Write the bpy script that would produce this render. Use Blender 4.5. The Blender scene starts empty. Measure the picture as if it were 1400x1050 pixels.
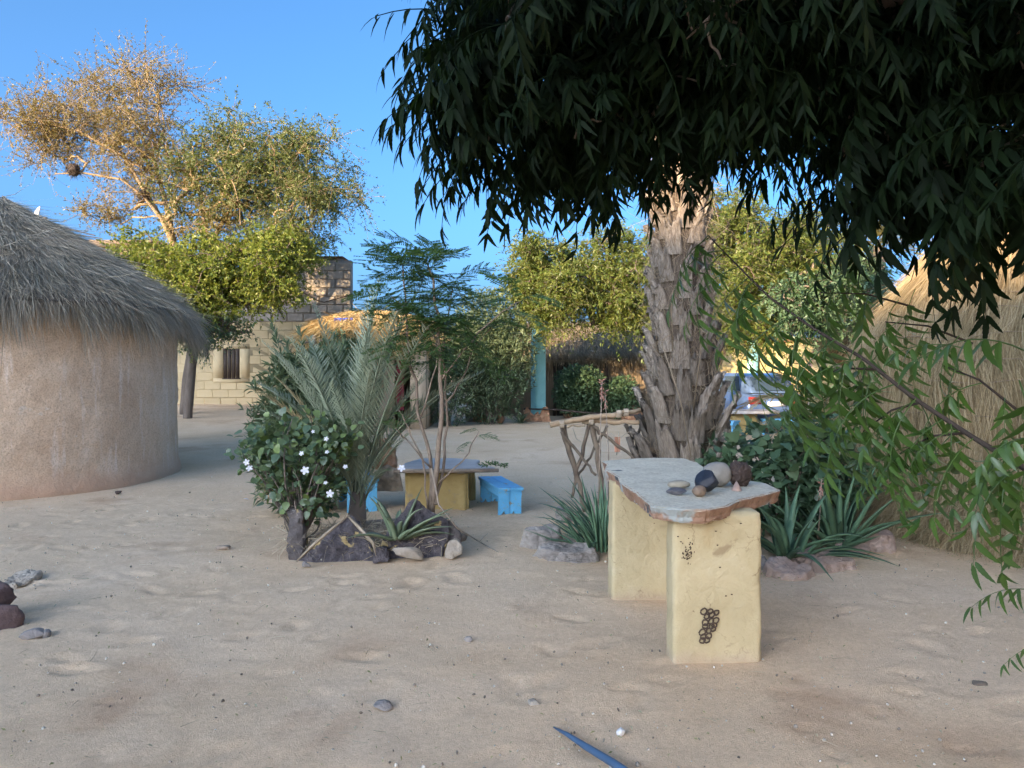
import bpy, bmesh, math, random
import numpy as np
from mathutils import Vector, Matrix

# ------------------------------------------------------------------ camera, sky, sun, exposure
SC = bpy.context.scene
COL = SC.collection
CAM_H, FPX, HOR = 1.6, 1050.0, 505.0
cam_d = bpy.data.cameras.new('camera')
cam_d.sensor_fit = 'HORIZONTAL'; cam_d.sensor_width = 36.0
cam_d.lens = 36.0 * FPX / 1400.0
cam_d.shift_y = -20.0 / 1400.0
cam_d.clip_start = 0.05; cam_d.clip_end = 20000.0
cam = bpy.data.objects.new('camera', cam_d); COL.objects.link(cam)
cam.location = (0, 0, CAM_H); cam.rotation_euler = (math.radians(90), 0, 0)
SC.camera = cam

SUN_DIR = Vector((0.60, 0.80, -0.21)).normalized()       # the way the light travels
SUN_EL = math.asin(-SUN_DIR.z)
SUN_ROT = math.atan2(-SUN_DIR.x, -SUN_DIR.y)
world = bpy.data.worlds.new('World'); SC.world = world; world.use_nodes = True
wn = world.node_tree; wn.nodes.clear()
w_out = wn.nodes.new('ShaderNodeOutputWorld'); w_bg = wn.nodes.new('ShaderNodeBackground')
w_sky = wn.nodes.new('ShaderNodeTexSky'); w_sky.sky_type = 'NISHITA'; w_sky.sun_disc = False
w_sky.sun_elevation = SUN_EL; w_sky.sun_rotation = SUN_ROT
w_sky.altitude = 0; w_sky.air_density = 0.48; w_sky.dust_density = 5.5; w_sky.ozone_density = 5.0
w_bg.inputs['Strength'].default_value = 0.15
w_hs = wn.nodes.new('ShaderNodeHueSaturation'); w_hs.inputs['Hue'].default_value = 0.487; w_hs.inputs['Saturation'].default_value = 1.07
wn.links.new(w_sky.outputs[0], w_hs.inputs['Color']); wn.links.new(w_hs.outputs[0], w_bg.inputs[0]); wn.links.new(w_bg.outputs[0], w_out.inputs[0])
sun_d = bpy.data.lights.new('sun', 'SUN'); sun_d.energy = 3.4; sun_d.angle = math.radians(0.5)
sun_d.color = (1.0, 0.80, 0.52)
sun = bpy.data.objects.new('sun', sun_d); COL.objects.link(sun)
sun.rotation_euler = SUN_DIR.to_track_quat('-Z', 'Y').to_euler()
SC.view_settings.view_transform = 'Standard'; SC.view_settings.look = 'None'
SC.view_settings.gamma = 1.0; SC.view_settings.use_curve_mapping = False
SC.view_settings.exposure = 2.2
SC.view_settings.use_white_balance = True; SC.view_settings.white_balance_temperature = 7350; SC.view_settings.white_balance_tint = 17
SC.render.engine = 'CYCLES'
SC.cycles.max_bounces = 6; SC.cycles.diffuse_bounces = 4; SC.cycles.glossy_bounces = 2
SC.cycles.transmission_bounces = 4; SC.cycles.transparent_max_bounces = 6
SC.cycles.caustics_reflective = False; SC.cycles.caustics_refractive = False

rng = np.random.default_rng(7)
RND = random.Random(7)
PI = math.pi

# ------------------------------------------------------------------ numpy noise
def _hash(ix, iy, iz, seed):
    h = (ix.astype(np.int64) * 374761393 + iy.astype(np.int64) * 668265263 + iz.astype(np.int64) * 2147483647 + seed * 1274126177) & 0xFFFFFFFF
    h = ((h ^ (h >> 13)) * 1274126177) & 0xFFFFFFFF
    h = ((h ^ (h >> 16)) * 2246822519) & 0xFFFFFFFF
    return ((h ^ (h >> 15)) & 0xFFFFFF) / float(0xFFFFFF)

def vnoise(P, seed=0):
    P = np.asarray(P, float); i = np.floor(P).astype(np.int64); f = P - i; f = f * f * (3 - 2 * f)
    out = 0
    for dx in (0, 1):
        for dy in (0, 1):
            for dz in (0, 1):
                w = (f[:, 0] if dx else 1 - f[:, 0]) * (f[:, 1] if dy else 1 - f[:, 1]) * (f[:, 2] if dz else 1 - f[:, 2])
                out = out + w * _hash(i[:, 0] + dx, i[:, 1] + dy, i[:, 2] + dz, seed)
    return out * 2 - 1

def fbm(P, scale=1.0, octs=4, seed=0):
    P = np.asarray(P, float) * scale; o = 0; a = 1.0; t = 0
    for k in range(octs):
        o = o + a * vnoise(P + 17.3 * k, seed + k); t += a; a *= 0.5; P = P * 2.03
    return o / t

# ------------------------------------------------------------------ mesh collecting
class MB:
    def __init__(self): self.v = []; self.f = []; self.n = 0
    def add(self, V, F):
        V = np.asarray(V, np.float32).reshape(-1, 3); F = np.asarray(F, np.int64)
        self.v.append(V)
        if F.size: self.f.append(F + self.n)
        self.n += len(V)
    def mesh(self, name, smooth=False):
        me = bpy.data.meshes.new(name)
        V = np.concatenate(self.v) if self.v else np.zeros((0, 3), np.float32)
        loops = np.concatenate([f.ravel() for f in self.f]); tot = np.concatenate([np.full(len(f), f.shape[1]) for f in self.f])
        st = np.concatenate([[0], np.cumsum(tot)[:-1]])
        me.vertices.add(len(V)); me.vertices.foreach_set('co', V.ravel())
        me.loops.add(len(loops)); me.loops.foreach_set('vertex_index', loops.astype(np.int32))
        me.polygons.add(len(tot)); me.polygons.foreach_set('loop_start', st.astype(np.int32))
        if smooth: me.polygons.foreach_set('use_smooth', np.ones(len(tot), bool))
        me.update(calc_edges=True); me.validate()
        return me

def link(name, mesh, mat, parent=None, kind=None, label=None):
    o = bpy.data.objects.new(name, mesh); COL.objects.link(o)
    if mat is not None and len(mesh.materials) == 0: mesh.materials.append(mat)
    if parent is not None:
        o.parent = parent
        l = parent.location if parent.type == 'EMPTY' else Vector((0, 0, 0))
        o.matrix_parent_inverse = Matrix.Translation(-Vector(l))
    if kind: o['kind'] = kind
    if label: o['label'] = label
    return o

def tag(o, label, cat, group=None):
    o['label'] = label; o['category'] = cat
    if group: o['group'] = group
    return o

def thing(name, label, cat, loc, group=None):
    o = bpy.data.objects.new(name, None); COL.objects.link(o)
    o.location = loc; o.empty_display_size = 0.1
    return tag(o, label, cat, group)

def place(name, mesh, parent, M, mat=None):
    """a shared mesh under a world-coordinate part or thing"""
    o = link(name, mesh, mat, parent)
    o.matrix_basis = M
    return o

def nrm(a):
    a = np.asarray(a, float); l = np.linalg.norm(a, axis=-1, keepdims=True); return a / np.maximum(l, 1e-9)

def frames(d, up=None):
    """rotation matrices whose columns are (axis d, side, normal)"""
    d = nrm(d)
    if up is None: up = rng.normal(size=d.shape)
    s = nrm(np.cross(up, d)); n = np.cross(d, s)
    return np.stack([d, s, n], axis=-1)

def stamp(mb, TV, TF, R, T, S):
    """many copies of one template"""
    TV = np.asarray(TV, float); TF = np.asarray(TF); n = len(T); m = len(TV)
    S = np.asarray(S, float)
    if S.ndim == 1: S = S[:, None, None]
    else: S = S[:, None, :]
    V = np.einsum('nij,nmj->nmi', R, TV[None] * S) + np.asarray(T)[:, None, :]
    F = (TF[None] + (np.arange(n) * m)[:, None, None]).reshape(-1, TF.shape[1])
    mb.add(V.reshape(-1, 3), F)

def tube(mb, pts, rad, sides=6, cap=True):
    pts = np.asarray(pts, float); n = len(pts); rad = np.broadcast_to(np.asarray(rad, float), (n,))
    t = np.gradient(pts, axis=0); t = nrm(t)
    up = np.array([0.0, 0, 1]) if abs(t[:, 2]).mean() < 0.8 else np.array([1.0, 0, 0])
    s = nrm(np.cross(np.broadcast_to(up, t.shape), t)); u = np.cross(t, s)
    a = np.arange(sides) * 2 * PI / sides
    V = pts[:, None] + rad[:, None, None] * (np.cos(a)[None, :, None] * s[:, None] + np.sin(a)[None, :, None] * u[:, None])
    i = np.arange(n - 1)[:, None] * sides; j = np.arange(sides)[None]; k = (j + 1) % sides
    F = np.stack([i + j, i + k, i + sides + k, i + sides + j], -1).reshape(-1, 4)
    base = mb.n
    mb.add(V.reshape(-1, 3), F)
    if cap:
        for r0, flip in ((0, True), ((n - 1) * sides, False)):
            idx = np.arange(sides) + r0 + base
            mb.f.append((idx[::-1] if flip else idx)[None])

def box(mb, lo, hi, M=None):
    x0, y0, z0 = lo; x1, y1, z1 = hi
    V = np.array([[x0, y0, z0], [x1, y0, z0], [x1, y1, z0], [x0, y1, z0], [x0, y0, z1], [x1, y0, z1], [x1, y1, z1], [x0, y1, z1]], float)
    if M is not None:
        M = np.array(M); V = V @ M[:3, :3].T + M[:3, 3]
    mb.add(V, [[0, 3, 2, 1], [4, 5, 6, 7], [0, 1, 5, 4], [1, 2, 6, 5], [2, 3, 7, 6], [3, 0, 4, 7]])

def bm_mesh(name, bm, smooth=False):
    me = bpy.data.meshes.new(name); bm.normal_update(); bm.to_mesh(me); bm.free()
    if smooth:
        me.polygons.foreach_set('use_smooth', np.ones(len(me.polygons), bool))
    return me

_ico = {}
def ico(sub):
    if sub not in _ico:
        bm = bmesh.new(); bmesh.ops.create_icosphere(bm, subdivisions=sub, radius=1.0)
        V = np.array([v.co[:] for v in bm.verts]); F = np.array([[v.index for v in f.verts] for f in bm.faces]); bm.free()
        _ico[sub] = (nrm(V), F)
    return _ico[sub]

def rotz(a): return np.array(Matrix.Rotation(a, 3, 'Z'))
def rot3(rx, ry, rz): return np.array((Matrix.Rotation(rz, 3, 'Z') @ Matrix.Rotation(ry, 3, 'Y') @ Matrix.Rotation(rx, 3, 'X')))

def rock(mb, c, dims, rot=(0, 0, 0), seed=0, planes=9, rough=0.05, sub=4, sharp=(0.42, 0.9), freq=2.0):
    """faceted stone: a sphere cut by random planes, then roughened; dims are half sizes"""
    V, F = ico(sub); r = np.random.default_rng(seed + 1000)
    N = nrm(r.normal(size=(planes, 3))); D = r.uniform(sharp[0], sharp[1], planes)
    dot = V @ N.T
    rad = np.where(dot > 0.05, D[None] / np.maximum(dot, 0.05), 9.0).min(1); rad = np.minimum(rad, 1.15)
    P = V * rad[:, None]
    P = P / np.abs(P).max(0)
    P = P * (1 + rough * fbm(P + seed * 3.1, freq, 4, seed) + 0.5 * rough * fbm(P + seed, freq * 6, 3, seed + 5))[:, None]
    P = (P * np.asarray(dims)) @ rot3(*rot).T + np.asarray(c)
    mb.add(P, F)

def prism_rock(outline, thick, M, seed=0, rough=0.012, cuts=3, bevel=0.012, freq=6.0, taper=0.85):
    """a flat stone: outline in local XY, extruded by thick in local Z, edges chipped"""
    bm = bmesh.new(); c = np.mean(outline, axis=0)
    v0 = [bm.verts.new((p[0], p[1], 0)) for p in outline]
    v1 = [bm.verts.new((c[0] + (p[0] - c[0]) * taper, c[1] + (p[1] - c[1]) * taper, thick)) for p in outline]
    n = len(outline)
    bm.faces.new(v0[::-1]); bm.faces.new(v1)
    for i in range(n): bm.faces.new((v0[i], v0[(i + 1) % n], v1[(i + 1) % n], v1[i]))
    bmesh.ops.recalc_face_normals(bm, faces=bm.faces[:])
    if bevel: bmesh.ops.bevel(bm, geom=bm.edges[:], offset=bevel, segments=2, affect='EDGES', clamp_overlap=True)
    bmesh.ops.triangulate(bm, faces=bm.faces[:])
    for k in range(cuts):
        L = sorted(e.calc_length() for e in bm.edges); thr = max(L[len(L) // 2], 0.02)
        es = [e for e in bm.edges if e.calc_length() > thr]
        bmesh.ops.subdivide_edges(bm, edges=es, cuts=1); bmesh.ops.triangulate(bm, faces=[f for f in bm.faces if len(f.verts) > 3])
    bm.normal_update()
    V = np.array([v.co[:] for v in bm.verts]); N = np.array([v.normal[:] for v in bm.verts])
    d = fbm(V + seed * 7.7, freq, 4, seed) * rough + fbm(V + seed, freq * 4, 3, seed + 9) * rough * 0.55
    V = V + N * d[:, None]
    for v, p in zip(bm.verts, V): v.co = M @ Vector(p)
    return bm

def lathe(mb, prof, n, c=(0, 0, 0), disp=None):
    prof = np.asarray(prof, float); a = np.arange(n) * 2 * PI / n; m = len(prof)
    V = np.stack([prof[:, 0][:, None] * np.cos(a), prof[:, 0][:, None] * np.sin(a), np.broadcast_to(prof[:, 1][:, None], (m, n))], -1)
    if disp is not None: V = disp(V.reshape(-1, 3)).reshape(m, n, 3)
    V = V + np.asarray(c)
    i = np.arange(m - 1)[:, None] * n; j = np.arange(n)[None]; k = (j + 1) % n
    F = np.stack([i + j, i + k, i + n + k, i + n + j], -1).reshape(-1, 4)
    mb.add(V.reshape(-1, 3), F)

def straw(mb, P0, D, L, W, droop=0.3, up=None, segs=2, curl=None):
    """thin ribbons from P0 along D, length L, sagging by droop"""
    P0 = np.asarray(P0, float); n = len(P0); D = nrm(D); L = np.broadcast_to(np.asarray(L, float), (n,)); W = np.broadcast_to(np.asarray(W, float), (n,))
    side = nrm(np.cross(D, rng.normal(size=(n, 3))))
    droop = np.broadcast_to(np.asarray(droop, float), (n,))
    bend = rng.normal(size=(n, 3)) * 0.10 if curl is None else rng.normal(size=(n, 3)) * curl
    rows = []
    for k in range(segs + 1):
        t = k / segs
        C = P0 + D * (L * t)[:, None] + bend * (L * t * t)[:, None]; C[:, 2] -= droop * L * t * t
        w = W * (1 - 0.75 * t)
        rows += [C - side * w[:, None] * .5, C + side * w[:, None] * .5]
    V = np.stack(rows, 1); m = 2 * (segs + 1)
    F = np.array([[2 * k, 2 * k + 1, 2 * k + 3, 2 * k + 2] for k in range(segs)])
    Fa = (F[None] + (np.arange(n) * m)[:, None, None]).reshape(-1, 4)
    mb.add(V.reshape(-1, 3), Fa)

# leaf templates: axis +X, width along Y, normal Z; length 1
def leaf_t(w=0.35, fold=0.12, mid=0.42, bend=0.12):
    V = [[0, 0, 0], [mid, w / 2, fold * w - bend * mid * mid], [mid, 0, -bend * mid * mid], [mid, -w / 2, fold * w - bend * mid * mid], [1, 0, -bend]]
    F = [[0, 2, 1], [1, 2, 4], [0, 3, 2], [2, 3, 4]]
    return np.array(V, float), np.array(F)

def leaf_detail(w, stations, widths, bend=0.2, sickle=0.0, fold=0.15):
    V = []; F = []
    n = len(stations)
    for t, q in zip(stations, widths):
        y = sickle * t * t; z = -bend * t * t
        V += [[t, y + q * w / 2, z + fold * q * w], [t, y, z], [t, y - q * w / 2, z + fold * q * w]]
    for k in range(n - 1):
        a = 3 * k; b = a + 3
        F += [[a, a + 1, b + 1, b], [a + 1, a + 2, b + 2, b + 1]]
    return np.array(V, float), np.array(F)

# ------------------------------------------------------------------ materials
def nt(name):
    m = bpy.data.materials.new(name); m.use_nodes = True
    t = m.node_tree; t.nodes.clear()
    o = t.nodes.new('ShaderNodeOutputMaterial'); return m, t, o

def ramp(t, stops, fac):
    r = t.nodes.new('ShaderNodeValToRGB'); e = r.color_ramp.elements
    while len(e) < len(stops): e.new(0.5)
    for k, (p, c) in enumerate(stops):
        e[k].position = p; e[k].color = (*c, 1)
    t.links.new(fac, r.inputs[0]); return r.outputs[0]

def noise_n(t, vec, scale, detail=4, rough=0.55, dist=0.0):
    n = t.nodes.new('ShaderNodeTexNoise'); n.inputs['Scale'].default_value = scale
    n.inputs['Detail'].default_value = detail; n.inputs['Roughness'].default_value = rough; n.inputs['Distortion'].default_value = dist
    t.links.new(vec, n.inputs['Vector']); return n.outputs[0]

def mix_c(t, a, b, fac, mode='MIX'):
    m = t.nodes.new('ShaderNodeMix'); m.data_type = 'RGBA'; m.blend_type = mode
    for sock, v in ((0, fac), (6, a), (7, b)):
        if isinstance(v, (tuple, list)): m.inputs[sock].default_value = (*v, 1) if len(v) == 3 else v
        elif isinstance(v, (int, float)): m.inputs[sock].default_value = v
        else: t.links.new(v, m.inputs[sock])
    return m.outputs[2]

def coords(t, scale=(1, 1, 1), kind='Object'):
    c = t.nodes.new('ShaderNodeTexCoord'); o = c.outputs[kind]
    if scale != (1, 1, 1):
        m = t.nodes.new('ShaderNodeMapping'); m.inputs['Scale'].default_value = scale
        t.links.new(o, m.inputs[0]); o = m.outputs[0]
    return o

def bump_n(t, h, strength, dist=0.01, normal=None):
    b = t.nodes.new('ShaderNodeBump'); b.inputs['Strength'].default_value = strength; b.inputs['Distance'].default_value = dist
    t.links.new(h, b.inputs['Height'])
    if normal is not None: t.links.new(normal, b.inputs['Normal'])
    return b.outputs[0]

def surf(name, stops, scale=4.0, detail=5, rough=0.85, bump=(60, 0.4, 0.004), stretch=(1, 1, 1), spots=None, spec=0.3, dist=0.3, bump2=None, island=0.0, cracks=None, splash=None):
    """general procedural surface: noise-driven colour, fine relief, optional stains with an own shape"""
    m, t, o = nt(name); v = coords(t, stretch)
    b = t.nodes.new('ShaderNodeBsdfPrincipled'); b.inputs['Roughness'].default_value = rough
    b.inputs['Specular IOR Level'].default_value = spec
    c = ramp(t, stops, noise_n(t, v, scale, detail, 0.6, dist))
    if spots:                                   # (scale, lo, hi, colour)
        for sc, lo, hi, colr in spots:
            f = ramp(t, [(lo, (0, 0, 0)), (hi, (1, 1, 1))], noise_n(t, v, sc, 5, 0.6, 0.4)); c = mix_c(t, c, colr, f)
    if island:
        g = t.nodes.new('ShaderNodeNewGeometry'); hv = t.nodes.new('ShaderNodeHueSaturation')
        mp = t.nodes.new('ShaderNodeMapRange'); mp.inputs['To Min'].default_value = 1 - island; mp.inputs['To Max'].default_value = 1 + island
        oi = t.nodes.new('ShaderNodeObjectInfo'); ad = t.nodes.new('ShaderNodeMath'); ad.operation = 'ADD'; fr = t.nodes.new('ShaderNodeMath'); fr.operation = 'FRACT'
        t.links.new(g.outputs['Random Per Island'], ad.inputs[0]); t.links.new(oi.outputs['Random'], ad.inputs[1]); t.links.new(ad.outputs[0], fr.inputs[0])
        t.links.new(fr.outputs[0], mp.inputs[0]); t.links.new(mp.outputs[0], hv.inputs['Value'])
        t.links.new(c, hv.inputs['Color']); c = hv.outputs[0]
    ck = None
    if cracks:                                  # (scale, width, colour): thin broken crack lines
        vo = t.nodes.new('ShaderNodeTexVoronoi'); vo.feature = 'DISTANCE_TO_EDGE'; vo.inputs['Scale'].default_value = cracks[0]
        wv = t.nodes.new('ShaderNodeMix'); wv.data_type = 'VECTOR'; wv.inputs[0].default_value = .16
        n3 = t.nodes.new('ShaderNodeTexNoise'); n3.inputs['Scale'].default_value = cracks[0] * 2.5; n3.inputs['Detail'].default_value = 5
        t.links.new(v, n3.inputs['Vector']); t.links.new(v, wv.inputs[4]); t.links.new(n3.outputs[1], wv.inputs[5]); t.links.new(wv.outputs[1], vo.inputs['Vector'])
        ln = ramp(t, [(0.0, (1, 1, 1)), (cracks[1], (0, 0, 0))], vo.outputs['Distance']); gate = ramp(t, [(.52, (0, 0, 0)), (.60, (1, 1, 1))], noise_n(t, v, cracks[0] * .8, 3)); ck = mix_c(t, ln, gate, 1.0, 'MULTIPLY')
        c = mix_c(t, c, cracks[2], ck)
    if splash:                                  # (height, colour): earth splashed up from the ground
        sx = t.nodes.new('ShaderNodeSeparateXYZ'); t.links.new(coords(t), sx.inputs[0]); ma = t.nodes.new('ShaderNodeMath'); ma.operation = 'MULTIPLY_ADD'; ma.inputs[1].default_value = splash[0] * 1.6
        t.links.new(noise_n(t, v, 7, 5, .65), ma.inputs[0]); t.links.new(sx.outputs[2], ma.inputs[2])
        c = mix_c(t, splash[1], c, ramp(t, [(splash[0] * .9, (.25, .25, .25)), (splash[0] * 1.7, (1, 1, 1))], ma.outputs[0]))
    t.links.new(c, b.inputs['Base Color'])
    nn = None
    if bump2: nn = bump_n(t, noise_n(t, v, bump2[0], 5, 0.6, 0.5), bump2[1], bump2[2])
    if bump: nn = bump_n(t, noise_n(t, v, bump[0], 6, 0.65), bump[1], bump[2], nn)
    if nn is not None: t.links.new(nn, b.inputs['Normal'])
    t.links.new(b.outputs[0], o.inputs[0]); return m

def leafm(name, cols, trans=0.35, tcol=(0.25, 0.35, 0.05), rough=0.45, spec=0.4):
    """foliage: colour differs from leaf to leaf, light passes through"""
    m, t, o = nt(name); g = t.nodes.new('ShaderNodeNewGeometry')
    oi = t.nodes.new('ShaderNodeObjectInfo'); ad = t.nodes.new('ShaderNodeMath'); ad.operation = 'ADD'; fr = t.nodes.new('ShaderNodeMath'); fr.operation = 'FRACT'
    t.links.new(g.outputs['Random Per Island'], ad.inputs[0]); t.links.new(oi.outputs['Random'], ad.inputs[1]); t.links.new(ad.outputs[0], fr.inputs[0])
    k = len(cols); c = ramp(t, [(i / max(1, k - 1), q) for i, q in enumerate(cols)], fr.outputs[0])
    n = noise_n(t, coords(t), 1.3, 3); c = mix_c(t, c, ramp(t, [(0.3, (0.55, 0.6, 0.55)), (0.7, (1.25, 1.2, 1.1))], n), 0.6, 'MULTIPLY')
    b = t.nodes.new('ShaderNodeBsdfPrincipled'); b.inputs['Roughness'].default_value = rough; b.inputs['Specular IOR Level'].default_value = spec
    t.links.new(c, b.inputs['Base Color'])
    tr = t.nodes.new('ShaderNodeBsdfTranslucent'); tc = mix_c(t, c, tcol, 0.5); t.links.new(tc, tr.inputs[0])
    mx = t.nodes.new('ShaderNodeMixShader'); mx.inputs[0].default_value = trans
    t.links.new(b.outputs[0], mx.inputs[1]); t.links.new(tr.outputs[0], mx.inputs[2]); t.links.new(mx.outputs[0], o.inputs[0])
    return m

def strawm(name, cols, trans=0.15):
    return leafm(name, cols, trans, (0.4, 0.28, 0.1), 0.7, 0.2)

def plain(name, c, rough=0.5, metal=0.0, spec=0.5, coat=0.0):
    m, t, o = nt(name); b = t.nodes.new('ShaderNodeBsdfPrincipled')
    v = coords(t); n = noise_n(t, v, 9, 4)
    cc = mix_c(t, c, tuple(x * 0.72 for x in c), ramp(t, [(0.35, (0, 0, 0)), (0.75, (1, 1, 1))], n)); t.links.new(cc, b.inputs['Base Color'])
    b.inputs['Roughness'].default_value = rough; b.inputs['Metallic'].default_value = metal; b.inputs['Specular IOR Level'].default_value = spec
    b.inputs['Coat Weight'].default_value = coat
    t.links.new(b.outputs[0], o.inputs[0]); return m

# ------------------------------------------------------------------ terrain and pixel helpers
def sstep(a, b, x):
    t = np.clip((x - a) / (b - a), 0, 1); return t * t * (3 - 2 * t)

def gz(x, y):
    x = np.asarray(x, float); y = np.asarray(y, float)
    r = 0.036 * np.clip(y - 12.0, 0, 16) * sstep(-2.5, -6.0, x)
    r = r + 0.10 * sstep(1.1, 0.2, np.hypot((x - 1.9) / 2.0, (y - 8.0) / 1.9))       # earth heaped round the palm
    return r

def G(px, py):
    Y = 1680.0 / (py - HOR)
    for _ in range(12):
        X = (px - 700) / FPX * Y; Y = (CAM_H - float(gz(X, Y))) * FPX / (py - HOR)
    X = (px - 700) / FPX * Y
    return np.array([X, Y, float(gz(X, Y))])

def P(px, py, Y): return np.array([(px - 700) / FPX * Y, Y, CAM_H - (py - HOR) / FPX * Y])

# ------------------------------------------------------------------ ground
def line_set(core, segs):
    return np.unique(np.round(np.concatenate(segs), 4))
gx = np.concatenate([-np.geomspace(14, 6000, 26)[::-1], np.arange(-13.8, -6, .16), np.arange(-6, 6, .042), np.arange(6, 13.8, .16), np.geomspace(14, 6000, 26)])
gy = np.concatenate([-np.geomspace(16, 6000, 18)[::-1], np.arange(-15.5, 2.4, .4), np.arange(2.4, 9.5, .032), np.arange(9.5, 30, .14), np.geomspace(30.5, 9000, 34)])
XX, YY = np.meshgrid(gx, gy); sh = XX.shape
Q = np.stack([XX.ravel(), YY.ravel(), np.zeros(XX.size)], 1)
near = sstep(34, 10, np.hypot(Q[:, 0], Q[:, 1]))
zz = gz(Q[:, 0], Q[:, 1]) + near * (0.024 * fbm(Q, 0.7, 3, 1) + 0.010 * fbm(Q, 2.6, 3, 2) + 0.0055 * fbm(Q, 8.0, 2, 3))
zz = zz.reshape(sh)
fr_ = np.random.default_rng(3)
for k in range(300):                                            # footprints and scuffs
    fy = fr_.uniform(2.6, 9.2) if k < 260 else fr_.uniform(9, 14); fx = fr_.uniform(-.72, .72) * fy
    a = fr_.uniform(0, PI); L = fr_.uniform(.05, .15); W = L * fr_.uniform(.35, .7); dep = fr_.uniform(.004, .014)
    ix = slice(*np.searchsorted(gx, (fx - .3, fx + .3))); iy = slice(*np.searchsorted(gy, (fy - .3, fy + .3)))
    dx = XX[iy, ix] - fx; dy = YY[iy, ix] - fy
    u = (dx * math.cos(a) + dy * math.sin(a)) / W; v = (-dx * math.sin(a) + dy * math.cos(a)) / L
    q = u * u + v * v
    zz[iy, ix] += dep * (-np.exp(-q ** 2.0) + 0.75 * np.exp(-((np.sqrt(q) - 1.3) / .24) ** 2))
Q[:, 2] = zz.ravel()
mb = MB(); nx = len(gx); ii = np.arange(len(gy) - 1)[:, None] * nx; jj = np.arange(nx - 1)[None]
mb.add(Q, np.stack([ii + jj, ii + jj + 1, ii + nx + jj + 1, ii + nx + jj], -1).reshape(-1, 4))

def sand_mat():
    m, t, o = nt('sand'); v = coords(t)
    b = t.nodes.new('ShaderNodeBsdfPrincipled'); b.inputs['Roughness'].default_value = 0.95; b.inputs['Specular IOR Level'].default_value = 0.1
    c = ramp(t, [(0.25, (.60, .42, .26)), (0.5, (.68, .495, .325)), (0.75, (.74, .56, .39))], noise_n(t, v, 0.55, 6, 0.62, 0.5))
    f = ramp(t, [(0.56, (0, 0, 0)), (0.72, (1, 1, 1))], noise_n(t, v, 0.9, 5, 0.6, 0.6)); c = mix_c(t, c, (.53, .345, .215), f)
    g1 = noise_n(t, v, 160, 4, 0.7); c = mix_c(t, c, ramp(t, [(0.3, (.74, .72, .70)), (0.5, (1.04, 1.04, 1.04)), (0.72, (1.2, 1.2, 1.2))], g1), 0.75, 'MULTIPLY')
    g2 = noise_n(t, v, 28, 5, 0.7); c = mix_c(t, c, ramp(t, [(0.3, (.86, .84, .82)), (0.6, (1.1, 1.1, 1.1))], g2), 0.7, 'MULTIPLY')
    sp = ramp(t, [(0.70, (0, 0, 0)), (0.735, (1, 1, 1))], noise_n(t, v, 75, 3, 0.6)); c = mix_c(t, c, (.16, .125, .10), sp)
    t.links.new(c, b.inputs['Base Color'])
    n1 = bump_n(t, noise_n(t, v, 24, 7, 0.8, 0.6), 0.42, 0.025); n2 = bump_n(t, noise_n(t, v, 130, 5, 0.75), 0.8, 0.010, n1)
    t.links.new(n2, b.inputs['Normal']); t.links.new(b.outputs[0], o.inputs[0]); return m
ground = link('ground', mb.mesh('ground', True), sand_mat(), kind='structure')
ground['label'] = 'trodden sandy yard with footprints and scattered bits'

# ------------------------------------------------------------------ added ridge, unseen behind the viewer, its crest shaped to keep the yard in shade
SD = np.array([.6, .8, 0]); CD = np.array([.8, -.6, 0])
rc = np.linspace(-160, 60, 260); TAN_EL = .21; S_R = -60.0
crest = np.interp(rc, [-160, -60, -34, -21, -19.6, -12, -7.2, -6.3, -2.6, -1.8, 2.3, 4.5, 14, 60], [3.5, 5.6, 7.6, 7.6, 5.4, 5.5, 5.0, 4.65, 4.6, 4.1, 4.05, 1.5, -6, -10]) - TAN_EL * S_R
crest += .12 * fbm(np.stack([rc, rc * 0, rc * 0], 1), .5, 3, 8)
mb = MB(); prof_s = [(-70, 0), (-40, .35), (-14, .8), (-3, .97), (0, 1), (3, .9), (10, .6), (22, .25), (34, .0)]
V = np.concatenate([SD * (S_R + s) + CD * rc[:, None] + np.stack([rc * 0, rc * 0, crest * k - (1 - k) * .3], 1) for s, k in prof_s]); nr = len(rc)
mb.add(V, [[i * nr + j, i * nr + j + 1, (i + 1) * nr + j + 1, (i + 1) * nr + j] for i in range(len(prof_s) - 1) for j in range(nr - 1)])
link('shade_ridge', mb.mesh('shade_ridge', True), surf('shade_ridge_earth', [(.3, (.40, .28, .19)), (.7, (.52, .38, .27))], .3, bump=(3, .6, .2)), kind='structure')
M_PALE = surf('pale_plaster', [(.3, (.76, .70, .60)), (.7, (.83, .77, .67))], 1.5, bump=(40, .4, .01))
mb = MB(); box(mb, (5.5, -8, -.1), (10, 4.5, 6.2))  # added out of view to bounce warm sunlight into the yard
tag(link('bounce_house', mb.mesh('bounce_house'), M_PALE), 'unseen pale house added beside the straw dome to bounce warm light', 'house')

# ------------------------------------------------------------------ common materials
M_BARK = surf('bark_grey', [(.3, (.10, .078, .06)), (.7, (.21, .168, .135))], 6, bump=(40, .8, .02), stretch=(1, 1, .3))
M_BARK_P = surf('bark_pale', [(.3, (.24, .165, .095)), (.7, (.38, .28, .175))], 5, bump=(40, .6, .01))  # pale gold puts sunlight into the colour of the acacia's upper limbs
M_WOOD = surf('weathered_wood', [(.3, (.20, .15, .11)), (.7, (.38, .31, .24))], 9, bump=(50, .6, .006), stretch=(1, 1, 1))
M_DARK = surf('doorway_shade', [(.3, (.012, .010, .009)), (.7, (.03, .025, .02))], 3, bump=None)
M_BLUE = surf('blue_paint', [(.3, (.085, .40, .66)), (.7, (.13, .50, .77))], 8, rough=.5, bump=(70, .35, .004), spots=[(30, .60, .66, (.22, .36, .44)), (9, .63, .68, (.34, .29, .23)), (40, .66, .70, (.30, .25, .2))])
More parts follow.
